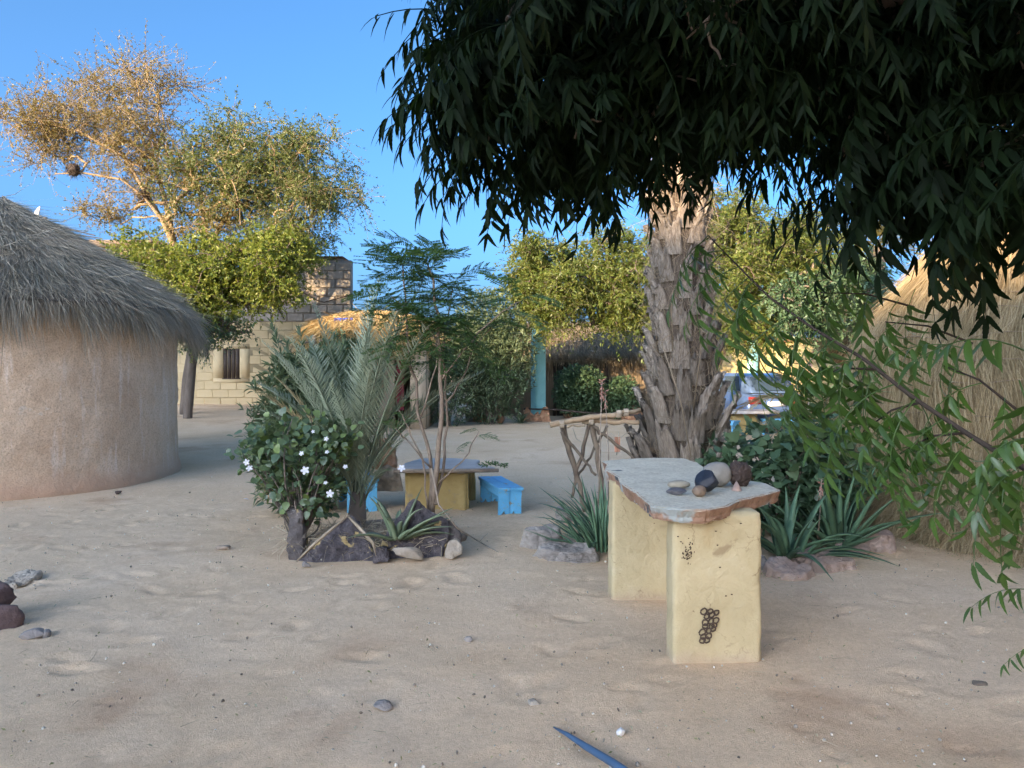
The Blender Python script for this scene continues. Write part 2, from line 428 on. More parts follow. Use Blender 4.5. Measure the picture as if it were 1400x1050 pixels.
M_ROPE = surf('rope', [(.3, (.20, .15, .10)), (.7, (.32, .25, .17))], 30, bump=(90, .5, .002))

# ------------------------------------------------------------------ round hut with a thatched roof
HC = np.array([-7.6, 11.4, 0.0]); HR = 2.42
hut = thing('round_hut', 'round pinkish mud hut with shaggy grey thatched cone roof', 'hut', (HC[0], HC[1], 0))
mb = MB()
def wall_disp(V):
    d = .028 * fbm(V, 1.1, 3, 11) + .012 * fbm(V, 6, 3, 12) + .006 * fbm(V, 22, 2, 13)
    d = d + .05 * np.exp(-((V[:, 2]) / .16) ** 2)
    r = nrm(V * np.array([1, 1, 0])); return V + r * d[:, None]
lathe(mb, [(HR, z) for z in np.linspace(-.12, 2.45, 90)], 420, HC, wall_disp)
def hut_mat():
    m, t, o = nt('hut_plaster'); v = coords(t)
    b = t.nodes.new('ShaderNodeBsdfPrincipled'); b.inputs['Roughness'].default_value = .95; b.inputs['Specular IOR Level'].default_value = .1
    c = ramp(t, [(.28, (.54, .365, .24)), (.5, (.64, .46, .315)), (.72, (.71, .55, .41))], noise_n(t, v, 1.6, 6, .65, .4))
    st = noise_n(t, coords(t, (5, 5, .7)), 1.5, 5, .6, .2)           # rain streaks
    c = mix_c(t, c, (.76, .65, .54), ramp(t, [(.55, (0, 0, 0)), (.72, (.8, .8, .8))], st))
    c = mix_c(t, c, (.60, .56, .49), ramp(t, [(.66, (0, 0, 0)), (.74, (.8, .8, .8))], noise_n(t, coords(t, (1, 1, .6)), 1.7, 4, .6)))
    c = mix_c(t, c, (.66, .56, .45), ramp(t, [(.62, (0, 0, 0)), (.64, (.7, .7, .7))], noise_n(t, coords(t, (1, 1, 1.4)), .9, 5, .6, .3)))
    g = noise_n(t, v, 45, 4, .7); c = mix_c(t, c, ramp(t, [(.3, (.62, .6, .58)), (.55, (1.05, 1.05, 1.05))], g), .8, 'MULTIPLY')
    sx = t.nodes.new('ShaderNodeSeparateXYZ'); t.links.new(v, sx.inputs[0])     # splashed band of red earth at the foot
    ad = t.nodes.new('ShaderNodeMath'); ad.operation = 'MULTIPLY_ADD'; ad.inputs[1].default_value = 0.5; t.links.new(noise_n(t, v, 2.5, 4), ad.inputs[0]); t.links.new(sx.outputs[2], ad.inputs[2])
    c = mix_c(t, (.55, .345, .225), c, ramp(t, [(.32, (0, 0, 0)), (.62, (1, 1, 1))], ad.outputs[0]))
    t.links.new(c, b.inputs['Base Color'])
    n1 = bump_n(t, noise_n(t, v, 14, 5, .65, .5), .6, .03); n2 = bump_n(t, noise_n(t, v, 60, 5, .7), .7, .01, n1)
    t.links.new(n2, b.inputs['Normal']); t.links.new(b.outputs[0], o.inputs[0]); return m
link('wall', mb.mesh('wall', True), hut_mat(), hut)
# roof cone
RE, ZE, ZA = 2.62, 2.46, 4.08
M_TH = strawm('thatch_grey', [(.22, .19, .155), (.32, .285, .235), (.42, .37, .30), (.52, .46, .36)])
M_THB = surf('thatch_base', [(.3, (.10, .085, .07)), (.7, (.20, .175, .145))], 14, bump=(40, .9, .03), stretch=(1, 1, .5))
mb = MB(); ts = np.linspace(0, 1, 24)
prof = [(HR - .1, ZE - .10), (RE - .12, ZE - .06)] + [(RE * (1 - t) + .0 * t + .02, ZE + (ZA - ZE) * t + .08 * math.sin(PI * t)) for t in ts]
lathe(mb, prof, 160, HC, lambda V: V + np.stack([np.zeros(len(V)), np.zeros(len(V)), .03 * fbm(V, 2.2, 3, 5)], 1))
roof = link('roof', mb.mesh('roof', True), M_THB, hut)
def cone_pt(a, t): 
    r = RE * (1 - t); z = ZE + (ZA - ZE) * t + .08 * np.sin(PI * t)
    return np.stack([HC[0] + r * np.cos(a), HC[1] + r * np.sin(a), z], -1)
def clumps(a, t, k, seed):
    return fbm(np.stack([a * k, t * k * .6, 0 * a], 1), 1.0, 2, seed)
mb = MB(); n = 46000
a = rng.uniform(-PI * .98, PI * .42, n); t = 1 - np.sqrt(rng.uniform(0, 1, n)); t = t * .97 + .015
lay = .10 * ((t * 4.2 + .15 * clumps(a, t, 2.2, 61)) % 1.0)                        # overlapping courses
p0 = cone_pt(a, np.minimum(t + .05, .99)); p1_ = cone_pt(a + .05 * clumps(a, t, 7, 62) + .025 * clumps(a, t, 26, 63) + rng.normal(0, .018, n), t - .08)
d = nrm(p1_ - p0) + rng.normal(0, .07, (n, 3)) * (1 + 2.2 * (rng.uniform(0, 1, n) < .2))[:, None]
p0[:, 2] += .005 + lay * .75 + .03 * np.clip(clumps(a, t, 14, 64), 0, 1) + rng.uniform(0, .02, n)
straw(mb, p0, d, rng.uniform(.15, .6, n), rng.uniform(.004, .014, n), .10, curl=.17)
n = 20000                                                       # the fringe that hangs over the wall
a = rng.uniform(-PI * .98, PI * .42, n); rr = RE - rng.uniform(.0, .40, n) ** 1.3
t = 1 - rr / RE; p0 = cone_pt(a, t); p0[:, 2] += .05 - rng.uniform(0, .14, n)
c1 = clumps(a, 0 * a, 11, 44); c2 = clumps(a, 0 * a, 30, 45)
d = np.stack([np.cos(a + .35 * c1 + .25 * c2) * .62, np.sin(a + .35 * c1 + .25 * c2) * .62, -.75 + .15 * c2], 1) + rng.normal(0, .14, (n, 3))
straw(mb, p0, d, rng.uniform(.12, .36, n) * (.9 + .5 * c1 + .5 * c2), rng.uniform(.004, .010, n), rng.uniform(.5, 1.0, n), segs=3, curl=.16)
link('thatch', mb.mesh('thatch'), M_TH, roof, kind='stuff')

# ------------------------------------------------------------------ block house at the back
HY = 25.0; hz = float(gz(-9, HY))
house = thing('block_house', 'two storey cinder block house with yellow ground floor and dark shuttered window', 'house', (-9.5, HY + 3, hz))
M_BLOCK = surf('cinder_block', [(.3, (.28, .245, .205)), (.7, (.39, .35, .295))], 5, bump=(50, .7, .012), island=.13)
M_MORT = surf('mortar', [(.3, (.26, .215, .17)), (.7, (.36, .30, .24))], 6, bump=(50, .7, .012))
M_YEL = surf('yellow_wash', [(.3, (.54, .41, .23)), (.7, (.64, .51, .31))], 1.6, bump=(40, .5, .01), spots=[(2.2, .60, .74, (.42, .34, .22))], island=.05)
X0, X1, Z1, Z2 = -17.0, -5.24, 3.15, 5.15
mb = MB(); box(mb, (X0, HY, hz - .6), (X1 - 1.4, HY + 7, Z1)); link('lower_wall', mb.mesh('lower_wall'), M_YEL, house)
mb = MB(); box(mb, (-8.35, HY + .002, Z1), (X1, HY + .30, Z2)); up_wall = link('upper_wall', mb.mesh('upper_wall'), M_MORT, house)
mb = MB(); box(mb, (X0, HY + 1.2, Z1), (-8.35, HY + 6, 4.55)); up_left = link('recessed_wall', mb.mesh('recessed_wall'), M_MORT, house)
low_wall = [o for o in house.children if o.name.startswith('lower_wall')][0]
def blk_mesh(name, w, h, seed):
    bm = bmesh.new(); bmesh.ops.create_cube(bm, size=1); bmesh.ops.scale(bm, vec=(w, .06, h), verts=bm.verts[:])
    bmesh.ops.bevel(bm, geom=bm.edges[:], offset=.012, segments=1, affect='EDGES')
    r = random.Random(seed)
    for v in bm.verts: v.co += Vector((r.uniform(-1, 1), r.uniform(-1, 1) * .5, r.uniform(-1, 1))) * .008
    return bm_mesh(name, bm)
blk = [blk_mesh('block', .485, .245, k) for k in range(4)]; half = [blk_mesh('block', .23, .245, k + 9) for k in range(2)]
blk_y = [blk_mesh('block_washed', .511, .266, k + 20) for k in range(3)]; 
for m in blk + half: m.materials.append(M_BLOCK)
for m in blk_y: m.materials.append(M_YEL)
rb = random.Random(5); BW, BH = .52, .275
row = 0; z = Z1 + .14
while z < Z2 - .1:
    x = X1 - .25 - (BW / 2 if row % 2 else 0)
    if row % 2: place('block', rb.choice(half), up_wall, Matrix.Translation((X1 - .12, HY - .008, z)))
    while x > -8.3:
        if not (row == 3 and rb.random() < .05):
            place('block', rb.choice(blk), up_wall, Matrix.Translation((x, HY - .008 + rb.uniform(-.006, .006), z)) @ Matrix.Rotation(rb.uniform(-.006, .006), 4, 'Y'))
        x -= BW
    z += BH; row += 1
row = 0; z = Z1 + .14
while z < 4.5:
    x = -8.62 - (BW / 2 if row % 2 else 0)
    while x > -10.6: place('block', rb.choice(blk), up_left, Matrix.Translation((x, HY + 1.19, z))); x -= BW
    z += BH; row += 1
WX0, WX1, WZ0, WZ1 = -9.40, -8.86, 1.31, 2.27
row = 0; z = Z1 - .14
while z > hz - .1:
    x = X1 - 1.4 - .25 - (BW / 2 if row % 2 else 0)
    while x > -11.8:
        if not (WX0 - .30 < x < WX1 + .30 and WZ0 - .14 < z < WZ1 + .14):
            place('block', rb.choice(blk_y), low_wall, Matrix.Translation((x, HY + .0265 + rb.uniform(-.002, .002), z)))
        x -= BW
    z -= BH; row += 1
mb = MB(); box(mb, (WX0 - .32, HY - .012, WZ1), (WX1 + .32, HY + .02, WZ1 + .16)); box(mb, (WX0 - .32, HY - .012, WZ0 - .15), (WX1 + .32, HY + .02, WZ0))
box(mb, (WX0 - .32, HY - .014, WZ0), (WX0, HY + .02, WZ1)); box(mb, (WX1, HY - .014, WZ0), (WX1 + .32, HY + .02, WZ1))
win = link('window', mb.mesh('window'), M_YEL, house)
M_SHUT = surf('shutter_wood', [(.3, (.035, .024, .018)), (.7, (.07, .05, .038))], 8, bump=(40, .5, .004), rough=.6)
for k in range(4):
    mb = MB(); w = (WX1 - WX0) / 4; box(mb, (WX0 + k * w + .006, HY - .004 - (k % 2) * .006, WZ0), (WX0 + (k + 1) * w - .006, HY + .05, WZ1)); link('shutter_plank', mb.mesh('shutter_plank'), M_SHUT, win)
mb = MB(); box(mb, (WX0 - .03, HY - .02, WZ0 - .03), (WX1 + .03, HY - .012, WZ0)); link('sill', mb.mesh('sill'), M_SHUT, win)
# rubble and sheets along the top of the unfinished wall
r2 = random.Random(3)
for k in range(13):
    mb = MB(); x = r2.uniform(-8.2, X1 - .1); rock(mb, (x, HY + r2.uniform(.1, .5), Z2 + .03), (r2.uniform(.12, .3), .15, r2.uniform(.05, .11)), (0, r2.uniform(-.1, .1), r2.uniform(0, 3)), 50 + k, sub=2)
    link('rubble', mb.mesh('rubble'), M_BLOCK, up_wall)
mb = MB(); box(mb, (-6.75, HY - .05, Z2 + .10), (-5.5, HY + .9, Z2 + .13), Matrix.Translation((0, 0, 0))); link('roof_sheet', mb.mesh('roof_sheet'), surf('rust_sheet', [(.3, (.14, .09, .06)), (.7, (.25, .18, .13))], 5), up_wall)
# drain pipe and cables on the wall
def cable(name, label, pts, r=.012, mat=None, sag=0.0, cat='cable'):
    pts = np.asarray(pts, float); t = np.linspace(0, 1, 14)
    q = np.stack([np.interp(t, np.linspace(0, 1, len(pts)), pts[:, k]) for k in range(3)], 1)
    q[:, 2] -= sag * 4 * t * (1 - t)
    mb = MB(); tube(mb, q, r, 5); return tag(link(name, mb.mesh(name), mat or M_SHUT), label, cat)
cable('cable', 'thin dark cable sagging across the grey block wall', [P(383, 383, HY - .07), P(440, 414, HY - .07), P(482, 402, HY - .07)], .016)
cable('cable', 'short slack cable running down the block wall corner', [P(365, 396, HY - .07), P(389, 437, HY - .07)], .014)
# flat roofed neighbour behind the hut, its dish and wires
nb = MB(); box(nb, (-22, 27, .2), (-12.6, 33, 5.9)); box(nb, (-22.2, 26.8, 5.9), (-12.4, 33.2, 6.12))
tag(link('flat_house', nb.mesh('flat_house'), surf('brown_plaster', [(.3, (.33, .235, .155)), (.7, (.45, .33, .225))], 2)), 'brown flat roofed house behind the tree and the round hut', 'house')
dish = thing('satellite_dish', 'white satellite dish seen edge on above the thatched roof', 'dish', (-16.6, 27.0, 6.0))
M_WHITE = plain('white_paint', (.78, .78, .76), .45)
mb = MB(); V, F = ico(3); q = V * np.array([.03, .34, .36]); q[:, 0] += (V[:, 1] ** 2 + V[:, 2] ** 2) * .13
dc = P(47, 294, 27.0); q = q @ rot3(0, .15, .55).T + dc; mb.add(q, F); link('reflector', mb.mesh('reflector', True), M_WHITE, dish)
mb = MB(); tube(mb, [dc + (.02, 0, -.1), dc + (.12, 0, -.35), (dc[0] + .14, 27.0, 6.05)], .035, 8); link('mast', mb.mesh('mast'), M_WOOD, dish)
mb = MB(); tube(mb, [dc + (.02, 0, -.2), dc + (.42, -.05, -.12)], .015, 5); box(mb, tuple(dc + (.38, -.1, -.17)), tuple(dc + (.46, .0, -.07))); link('feed_arm', mb.mesh('feed_arm'), M_WOOD, dish)
cable('overhead_wire', 'upper overhead wire strung from the rooftop dish to the tree', [P(52, 303, 26.5), P(90, 312, 26), P(130, 322, 25)], .018)
cable('overhead_wire', 'lower overhead wire strung under its twin towards the tree', [P(56, 312, 26.5), P(100, 320, 26), P(140, 326, 25)], .012)

# ------------------------------------------------------------------ straw roofed hut in the middle of the back row
M_STR = strawm('straw_gold', [(.36, .24, .10), (.50, .35, .16), (.60, .44, .22), (.68, .52, .30)])
M_STRB = surf('straw_base', [(.3, (.20, .14, .07)), (.7, (.36, .26, .14))], 12, bump=(50, .9, .02))
M_TAN = surf('tan_mud', [(.3, (.40, .30, .20)), (.7, (.52, .41, .29))], 3, bump=(40, .6, .012))
SY = 20.5
mid = thing('straw_roof_hut', 'low mud hut with golden straw roof, dark doorway and blue curtain', 'hut', (-3.2, SY + 1.6, 0))
mb = MB(); zt = 2.35
box(mb, (-5.05, SY, -.1), (-3.15, SY + .25, zt)); box(mb, (-2.72, SY, -.1), (-2.30, SY + .25, zt)); box(mb, (-3.15, SY, 1.85), (-2.72, SY + .25, zt))
box(mb, (-4.95, SY + .25, -.1), (-4.72, SY + 3.2, zt)); box(mb, (-2.53, SY + .25, -.1), (-2.30, SY + 3.2, zt)); box(mb, (-4.95, SY + 3.2, -.1), (-2.30, SY + 3.4, zt))
link('wall', mb.mesh('wall'), M_TAN, mid)
M_RED = surf('red_cloth', [(.3, (.16, .02, .03)), (.7, (.25, .04, .05))], 6, bump=(20, .6, .02))
M_BCL = surf('blue_cloth', [(.3, (.025, .045, .26)), (.7, (.05, .09, .40))], 6, bump=(20, .6, .02))
mb = MB(); xs = np.linspace(-3.12, -2.9, 12); V = [[x, SY + .12 + .02 * math.sin(70 * x), z] for z in (.5, 1.85) for x in xs]
mb.add(V, [[i, i + 1, i + 13, i + 12] for i in range(11)]); link('door_curtain', mb.mesh('door_curtain'), M_RED, mid)
mb = MB(); xs = np.linspace(-4.75, -4.25, 16); V = [[x + (z - 2) * .1, SY - .35 + .03 * math.sin(40 * x), z] for z in (1.7, 2.2, 2.95) for x in xs]
mb.add(V, [[i + 16 * k, i + 1 + 16 * k, i + 17 + 16 * k, i + 16 + 16 * k] for i in range(15) for k in range(2)]); link('blue_curtain', mb.mesh('blue_curtain'), M_BCL, mid)
for x in (-5.15, -4.3):
    mb = MB(); tube(mb, [(x, SY - .45, -.1), (x + .03, SY - .42, 1.3), (x - .02, SY - .4, 2.5)], [.07, .06, .055], 8); link('post', mb.mesh('post'), M_WOOD, mid)
def mound(cx, cy, rx, ry, z0, h):
    mb = MB(); V, F = ico(4); keep = V[:, 2] > -.25
    q = V.copy(); q[:, 2] = np.sign(q[:, 2]) * np.abs(q[:, 2]) ** .8
    q = q * np.array([rx, ry, h]) + (cx, cy, z0); q += nrm(V) * (.06 * fbm(q, 1.7, 3, 4))[:, None]; mb.add(q, F); return mb
rmid = link('roof', mound(-3.95, SY + 1.5, 1.85, 2.2, 2.42, .82).mesh('roof', True), M_STRB, mid)
def mound_straw(cx, cy, rx, ry, z0, h, n, L=.4):
    mb = MB(); v = nrm(rng.normal(size=(n, 3))); v = v[(v[:, 1] < .35) & (v[:, 2] > -.22)]; k = len(v)
    z = np.sign(v[:, 2]) * np.abs(v[:, 2]) ** .8
    q = np.stack([v[:, 0] * rx, v[:, 1] * ry, z * h], 1) + (cx, cy, z0)
    d = np.stack([v[:, 0], v[:, 1], -.8 * np.ones(k)], 1) + rng.normal(0, .45, (k, 3))
    straw(mb, q + v * .02, d, rng.uniform(.5, 1.2, k) * L, .016, .25, curl=.25); return mb
link('thatch', mound_straw(-3.95, SY + 1.5, 1.88, 2.24, 2.42, .84, 20000).mesh('thatch'), M_STR, rmid, kind='stuff')
# roof pole ends sticking out
for k in range(5):
    mb = MB(); x = -5.4 + k * .22; tube(mb, [(x, SY - .7, 2.28 + .03 * k), (x + .05, SY + .6, 2.38)], .03, 6); link('roof_pole', mb.mesh('roof_pole'), M_WOOD, rmid)

# ------------------------------------------------------------------ long reed hut behind the teal post
BY = 26.5
reed = thing('reed_hut', 'long reed walled hut with grey thatched gable roof behind the teal post', 'hut', (2.2, BY + 2, 0))
M_REED = surf('reed_mat', [(.3, (.17, .125, .085)), (.7, (.32, .25, .17))], 30, bump=(60, .8, .01), stretch=(3, 3, .15))
mb = MB(); box(mb, (-1.4, BY, -.1), (6.2, BY + 4, 2.25)); rw = link('wall', mb.mesh('wall'), M_REED, reed)
x = -1.35
rr = random.Random(8)
pan = []
while x < 5.2:
    w = rr.uniform(.55, 1.05); mb = MB(); nst = int(w / .028)
    for k in range(nst):
        xx = x + (k + .5) * w / nst; zt_ = 2.18 + rr.uniform(-.06, .03); lean = rr.uniform(-.02, .02)
        tube(mb, [(xx, BY - .02, -.05), (xx + lean, BY - .025 + rr.uniform(-.01, .01), zt_)], .013, 4, False)
    link('reed_panel', mb.mesh('reed_panel'), M_REED, rw); x += w
for x in (-1.3, 1.45, 3.24, 5.0):
    mb = MB(); tube(mb, [(x, BY - .08, -.1), (x + .03, BY - .1, 1.2), (x - .02, BY - .08, 2.35)], .05, 8); link('post', mb.mesh('post'), M_SHUT, reed)
mb = MB(); box(mb, (1.55, BY - .06, -.05), (2.1, BY - .045, 1.85)); link('doorway', mb.mesh('doorway'), M_DARK, reed)  # dark sheet on the wall, the shade inside is put into its colour
mb = MB(); ys = np.linspace(0, 1, 12); V = []
for k, t in enumerate(ys):
    for x in np.linspace(-1.9, 6.6, 60): V.append([x, BY - .45 + 2.6 * t, 2.15 + 1.2 * t + .10 * math.sin(PI * t)])
V = np.array(V); V[:, 2] += .05 * fbm(V, 1.5, 3, 7)
n0 = len(V); F = [[r * 60 + c, r * 60 + c + 1, (r + 1) * 60 + c + 1, (r + 1) * 60 + c] for r in range(11) for c in range(59)]
V2 = V.copy(); V2[:, 2] -= .22; V3 = V.copy(); V3[:, 1] = 2 * (BY + 2.15) - V3[:, 1]
mb.add(V, F); mb.add(V2, np.array(F)[:, ::-1]); mb.add(V3, np.array(F)[:, ::-1]); rr_ = link('roof', mb.mesh('roof', True), M_THB, reed)
mb = MB(); n = 15000; t = rng.uniform(0, 1, n); x = rng.uniform(-1.9, 6.6, n)
p0 = np.stack([x, BY - .45 + 2.6 * t, 2.17 + 1.2 * t + .10 * np.sin(PI * t)], 1); d = np.stack([rng.normal(0, .12, n), -np.ones(n), -.42 * np.ones(n)], 1)
straw(mb, p0, d, rng.uniform(.3, .6, n), .016, .15, curl=.1)
n = 6000; x = rng.uniform(-1.9, 6.6, n); p0 = np.stack([x, BY - .42 + rng.uniform(0, .3, n), 2.2 + rng.uniform(-.22, .05, n)], 1)
straw(mb, p0, np.stack([rng.normal(0, .2, n), -np.ones(n), -.7 * np.ones(n)], 1), rng.uniform(.12, .34, n), .016, .5, curl=.2)
link('thatch', mb.mesh('thatch'), strawm('thatch_brown', [(.24, .19, .135), (.36, .29, .20), (.44, .36, .26)]), rr_, kind='stuff')
sg = MB(); c = P(817, 485, BY - .35); box(sg, (-.25, -.015, -.12), (.25, .015, .12), Matrix.Translation(c) @ Matrix.Rotation(.12, 4, 'Y'))
tube(sg, [tuple(c + (-.2, .0, .1)), tuple(c + (-.2, .2, .25))], .01, 4); tube(sg, [tuple(c + (.2, .0, .1)), tuple(c + (.2, .2, .25))], .01, 4)
tag(link('hanging_sign', sg.mesh('hanging_sign'), M_WHITE), 'small blank white board hanging under the reed hut eave', 'sign')

# ------------------------------------------------------------------ teal post
tp = thing('teal_post', 'square post painted turquoise rising from rough stones', 'post', (.82, 24.0, 0))
M_TEAL = surf('teal_paint', [(.3, (.24, .58, .56)), (.7, (.31, .68, .66))], 4, rough=.6, bump=(30, .3, .006), spots=[(8, .66, .76, (.36, .48, .44))])
mb = MB(); bx = bmesh.new(); bmesh.ops.create_cube(bx, size=1); bmesh.ops.scale(bx, vec=(.36, .36, 3.9), verts=bx.verts[:])
bmesh.ops.bevel(bx, geom=bx.edges[:], offset=.03, segments=2, affect='EDGES'); bmesh.ops.rotate(bx, verts=bx.verts[:], cent=(0, 0, 0), matrix=Matrix.Rotation(.5, 3, 'Z'))
bmesh.ops.translate(bx, verts=bx.verts[:], vec=(.82, 24.0, 1.7)); link('shaft', bm_mesh('shaft', bx), M_TEAL, tp)
mb = MB(); box(mb, (.57, 23.75, 3.65), (1.07, 24.25, 3.8), Matrix.Translation((.82, 24, 0)) @ Matrix.Rotation(.5, 4, 'Z') @ Matrix.Translation((-.82, -24, 0))); link('cap', mb.mesh('cap'), M_TEAL, tp)

# ------------------------------------------------------------------ rough stones along the far beds
M_TERRA = surf('red_stone', [(.3, (.27, .135, .075)), (.55, (.40, .21, .12)), (.75, (.50, .30, .18))], 4, bump=(30, .8, .02), spots=[(3, .62, .7, (.58, .46, .25))])
M_GREYR = surf('grey_stone', [(.3, (.19, .17, .155)), (.7, (.36, .32, .285))], 5, bump=(30, .8, .02))
bed = [(655, 577, 36, 22, 'broad red stone edging the far hedge'), (683, 579, 15, 12, 'small pale red stone beside the broad one at the hedge'), (778, 572, 30, 20, 'flat red stone between teal post and far bushes'), (868, 574, 34, 22, 'red stone below the far round bush'), (640, 577, 16, 14, 'little grey stone at the end of the far hedge')]
for k, (px, py, w, h, lab) in enumerate(bed):
    g = G(px, py); s = g[1] / FPX; mb = MB(); rock(mb, g + (0, .1, h * s * .35), (w * s * .55, w * s * .4, h * s * .72), (0, 0, k), 70 + k, planes=8, rough=.14, sub=3)
    tag(link('edging_stone', mb.mesh('edging_stone'), M_GREYR if 'grey' in lab else M_TERRA), lab, 'stone', 'stones edging the far beds')
cable('black_hose', 'thin black hose lying along the far bed stones', [P(716, 559, 23.5), P(760, 560, 23.4), P(820, 566, 23.2), P(905, 569, 23)], .025, M_SHUT, cat='hose')

# ------------------------------------------------------------------ trees
LQ_V = np.array([[0, 0, 0], [.45, .5, .06], [1, 0, -.12], [.45, -.5, .06]], float); LQ_F = np.array([[0, 3, 2, 1]])
def blob_pts(r, px, py, rx, ry, Y, dep, n, edge=.5):
    """points in an ellipsoid that is given by its place in the photograph and its distance"""
    c = P(px, py, Y); s = Y / FPX
    v = nrm(r.normal(size=(n, 3))) * (r.uniform(0, 1, n) ** edge)[:, None]
    return c + v * np.array([rx * s, dep, ry * s])

def skeleton(limbs, targets, r, jit=.12, steps=5):
    pos = []; par = []; paths = []
    for L in limbs:
        idx = []
        for k, p in enumerate(L):
            if k == 0 and pos:
                j = int(np.argmin(np.linalg.norm(np.array(pos) - p, axis=1))); idx.append(j); continue
            pos.append(np.asarray(p, float)); par.append(idx[-1] if idx else -1); idx.append(len(pos) - 1)
        paths.append(idx)
    base = np.asarray(limbs[0][-1]); targets = targets[np.argsort(np.linalg.norm(targets - base, axis=1))]
    ends = []
    for t in targets:
        A = np.array(pos); d = np.linalg.norm(A - t, axis=1) + np.where(A[:, 2] > t[2] + .25, 1.2, 0); j = int(np.argmin(d)); a = A[j]
        L = np.linalg.norm(t - a); idx = [j]; off = r.normal(size=3) * jit * L
        for k in range(1, steps + 1):
            u = k / steps; q = a + (t - a) * u + off * math.sin(PI * u) + r.normal(size=3) * jit * .25 * L * (u < 1); q[2] += .10 * L * math.sin(PI * u)
            pos.append(q); par.append(idx[-1]); idx.append(len(pos) - 1)
        paths.append(idx); ends.append(idx[-1])
    w = np.zeros(len(pos)); 
    for e in ends: w[e] += 1
    for idx in paths[:len(limbs)]: w[idx[-1]] += 5
    for k in range(len(pos) - 1, -1, -1):
        if par[k] >= 0: w[par[k]] += w[k]
    return np.array(pos), paths, w, np.array(ends)

def tree(name, label, cat, limbs, groups, rtip=.012, pw=.5, rmax=.2, seed=0, bark=None, group=None, trunk_n=1, tw=.004):
    """groups: list of (points, leaf_mat, twigs per point, leaves per twig, twig length, leaf length, leaf width ratio, droop, part name)"""
    r = np.random.default_rng(seed); base = limbs[0][0]
    t = thing(name, label, cat, tuple(base), group)
    T = np.concatenate([g[0] for g in groups]); pos, paths, w, ends = skeleton(limbs, T, r)
    rad = np.minimum(rtip * np.maximum(w, 1) ** pw, rmax)
    mbt, mbl = MB(), MB()
    for k, idx in enumerate(paths):
        rr = rad[idx].copy()
        if k >= trunk_n: rr[0] = min(rr[0], rr[1] * 1.3)
        tube(mbt if k < trunk_n else mbl, pos[idx], rr, 9 if k < trunk_n else 5, False)
    link('trunk', mbt.mesh('trunk', True), M_BARK, t)
    for (pts, mat, nt_, nl, tl, ll, lw, droop, pname) in groups:
        n = len(pts) * nt_; c = np.repeat(pts, nt_, 0)
        d = nrm(r.normal(size=(n, 3)) + np.array([0, 0, .15])); L = tl * r.uniform(.5, 1.2, n)
        for k in range(n):
            if k % 2 == 0 or nl < 16:
                u = np.linspace(0, 1, 3)[:, None]; q = c[k] + d[k] * L[k] * u; q[:, 2] -= droop * L[k] * u[:, 0] ** 2
                tube(mbl, q, np.array([1, .8, .4]) * tw, 3, False)
        m = n * nl; 
        if nl:
            u = r.uniform(.1, 1.05, m); dd = np.repeat(d, nl, 0); LL = np.repeat(L, nl); q = np.repeat(c, nl, 0) + dd * (LL * u)[:, None]; q[:, 2] -= droop * LL * u * u
            ld = nrm(dd * .7 + r.normal(size=(m, 3)) * .8 + np.array([0, 0, -droop * .8]))
            mbf = MB(); s = ll * r.uniform(.6, 1.3, m); stamp(mbf, LQ_V * np.array([1, lw, 1]), LQ_F, frames(ld), q, s)
            link(pname, mbf.mesh(pname), mat, t, kind='stuff')
    link('branches', mbl.mesh('branches', True), bark or M_BARK, t)
    return t

ML_OLIVE = leafm('leaf_olive', [(.07, .10, .035), (.11, .145, .05), (.15, .18, .065), (.19, .20, .075)], .4)
ML_GOLD = leafm('leaf_gold', [(.16, .145, .05), (.23, .19, .07), (.29, .225, .095), (.17, .18, .055)], .4, (.35, .25, .05))
ML_LIME = leafm('leaf_lime', [(.09, .15, .03), (.14, .20, .04), (.20, .25, .05), (.26, .27, .07)], .45, (.35, .4, .05))
ML_NEEMF = leafm('leaf_far_neem', [(.075, .125, .03), (.115, .17, .04), (.16, .205, .05), (.21, .22, .07)], .45, (.4, .38, .05))
ML_OLE = leafm('leaf_oleander', [(.09, .14, .08), (.13, .185, .105), (.19, .24, .135)], .25, (.25, .3, .06))
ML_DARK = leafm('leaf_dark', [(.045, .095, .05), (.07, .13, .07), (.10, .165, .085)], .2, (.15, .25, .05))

r_ = np.random.default_rng(21)
TY = 21.5
TB = G(252, 560); TB[1] = TY; TB = np.array([P(252, 560, TY)[0], TY, float(gz(-9, TY)) - .1])
limbs = [[TB, P(256, 520, TY), P(262, 485, TY), P(266, 440, TY), P(252, 385, TY), P(238, 335, TY)],
         [P(238, 335, TY), P(222, 300, TY - .3), P(196, 268, TY - .5), P(165, 245, TY - .6), P(110, 236, TY - .8), P(75, 238, TY - 1)],
         [P(238, 335, TY), P(228, 280, TY + .2), P(212, 225, TY + .3), P(190, 180, TY + .3), P(170, 140, TY + .2)],
         [P(252, 385, TY), P(290, 330, TY), P(312, 290, TY + .2), P(335, 250, TY + .3), P(365, 215, TY + .4)],
         [P(222, 300, TY - .3), P(170, 215, TY - .4), P(110, 180, TY - .5), P(50, 165, TY - .6), P(12, 160, TY - .7)],
         [P(212, 225, TY + .3), P(225, 170, TY + .5), P(215, 120, TY + .6)]]
gA = np.concatenate([blob_pts(r_, 150, 165, 115, 66, TY, 1.6, 110), blob_pts(r_, 55, 185, 58, 42, TY - .5, 1.0, 44), blob_pts(r_, 195, 230, 70, 60, TY, 1.5, 60), blob_pts(r_, 190, 110, 75, 26, TY, 1.0, 34)])
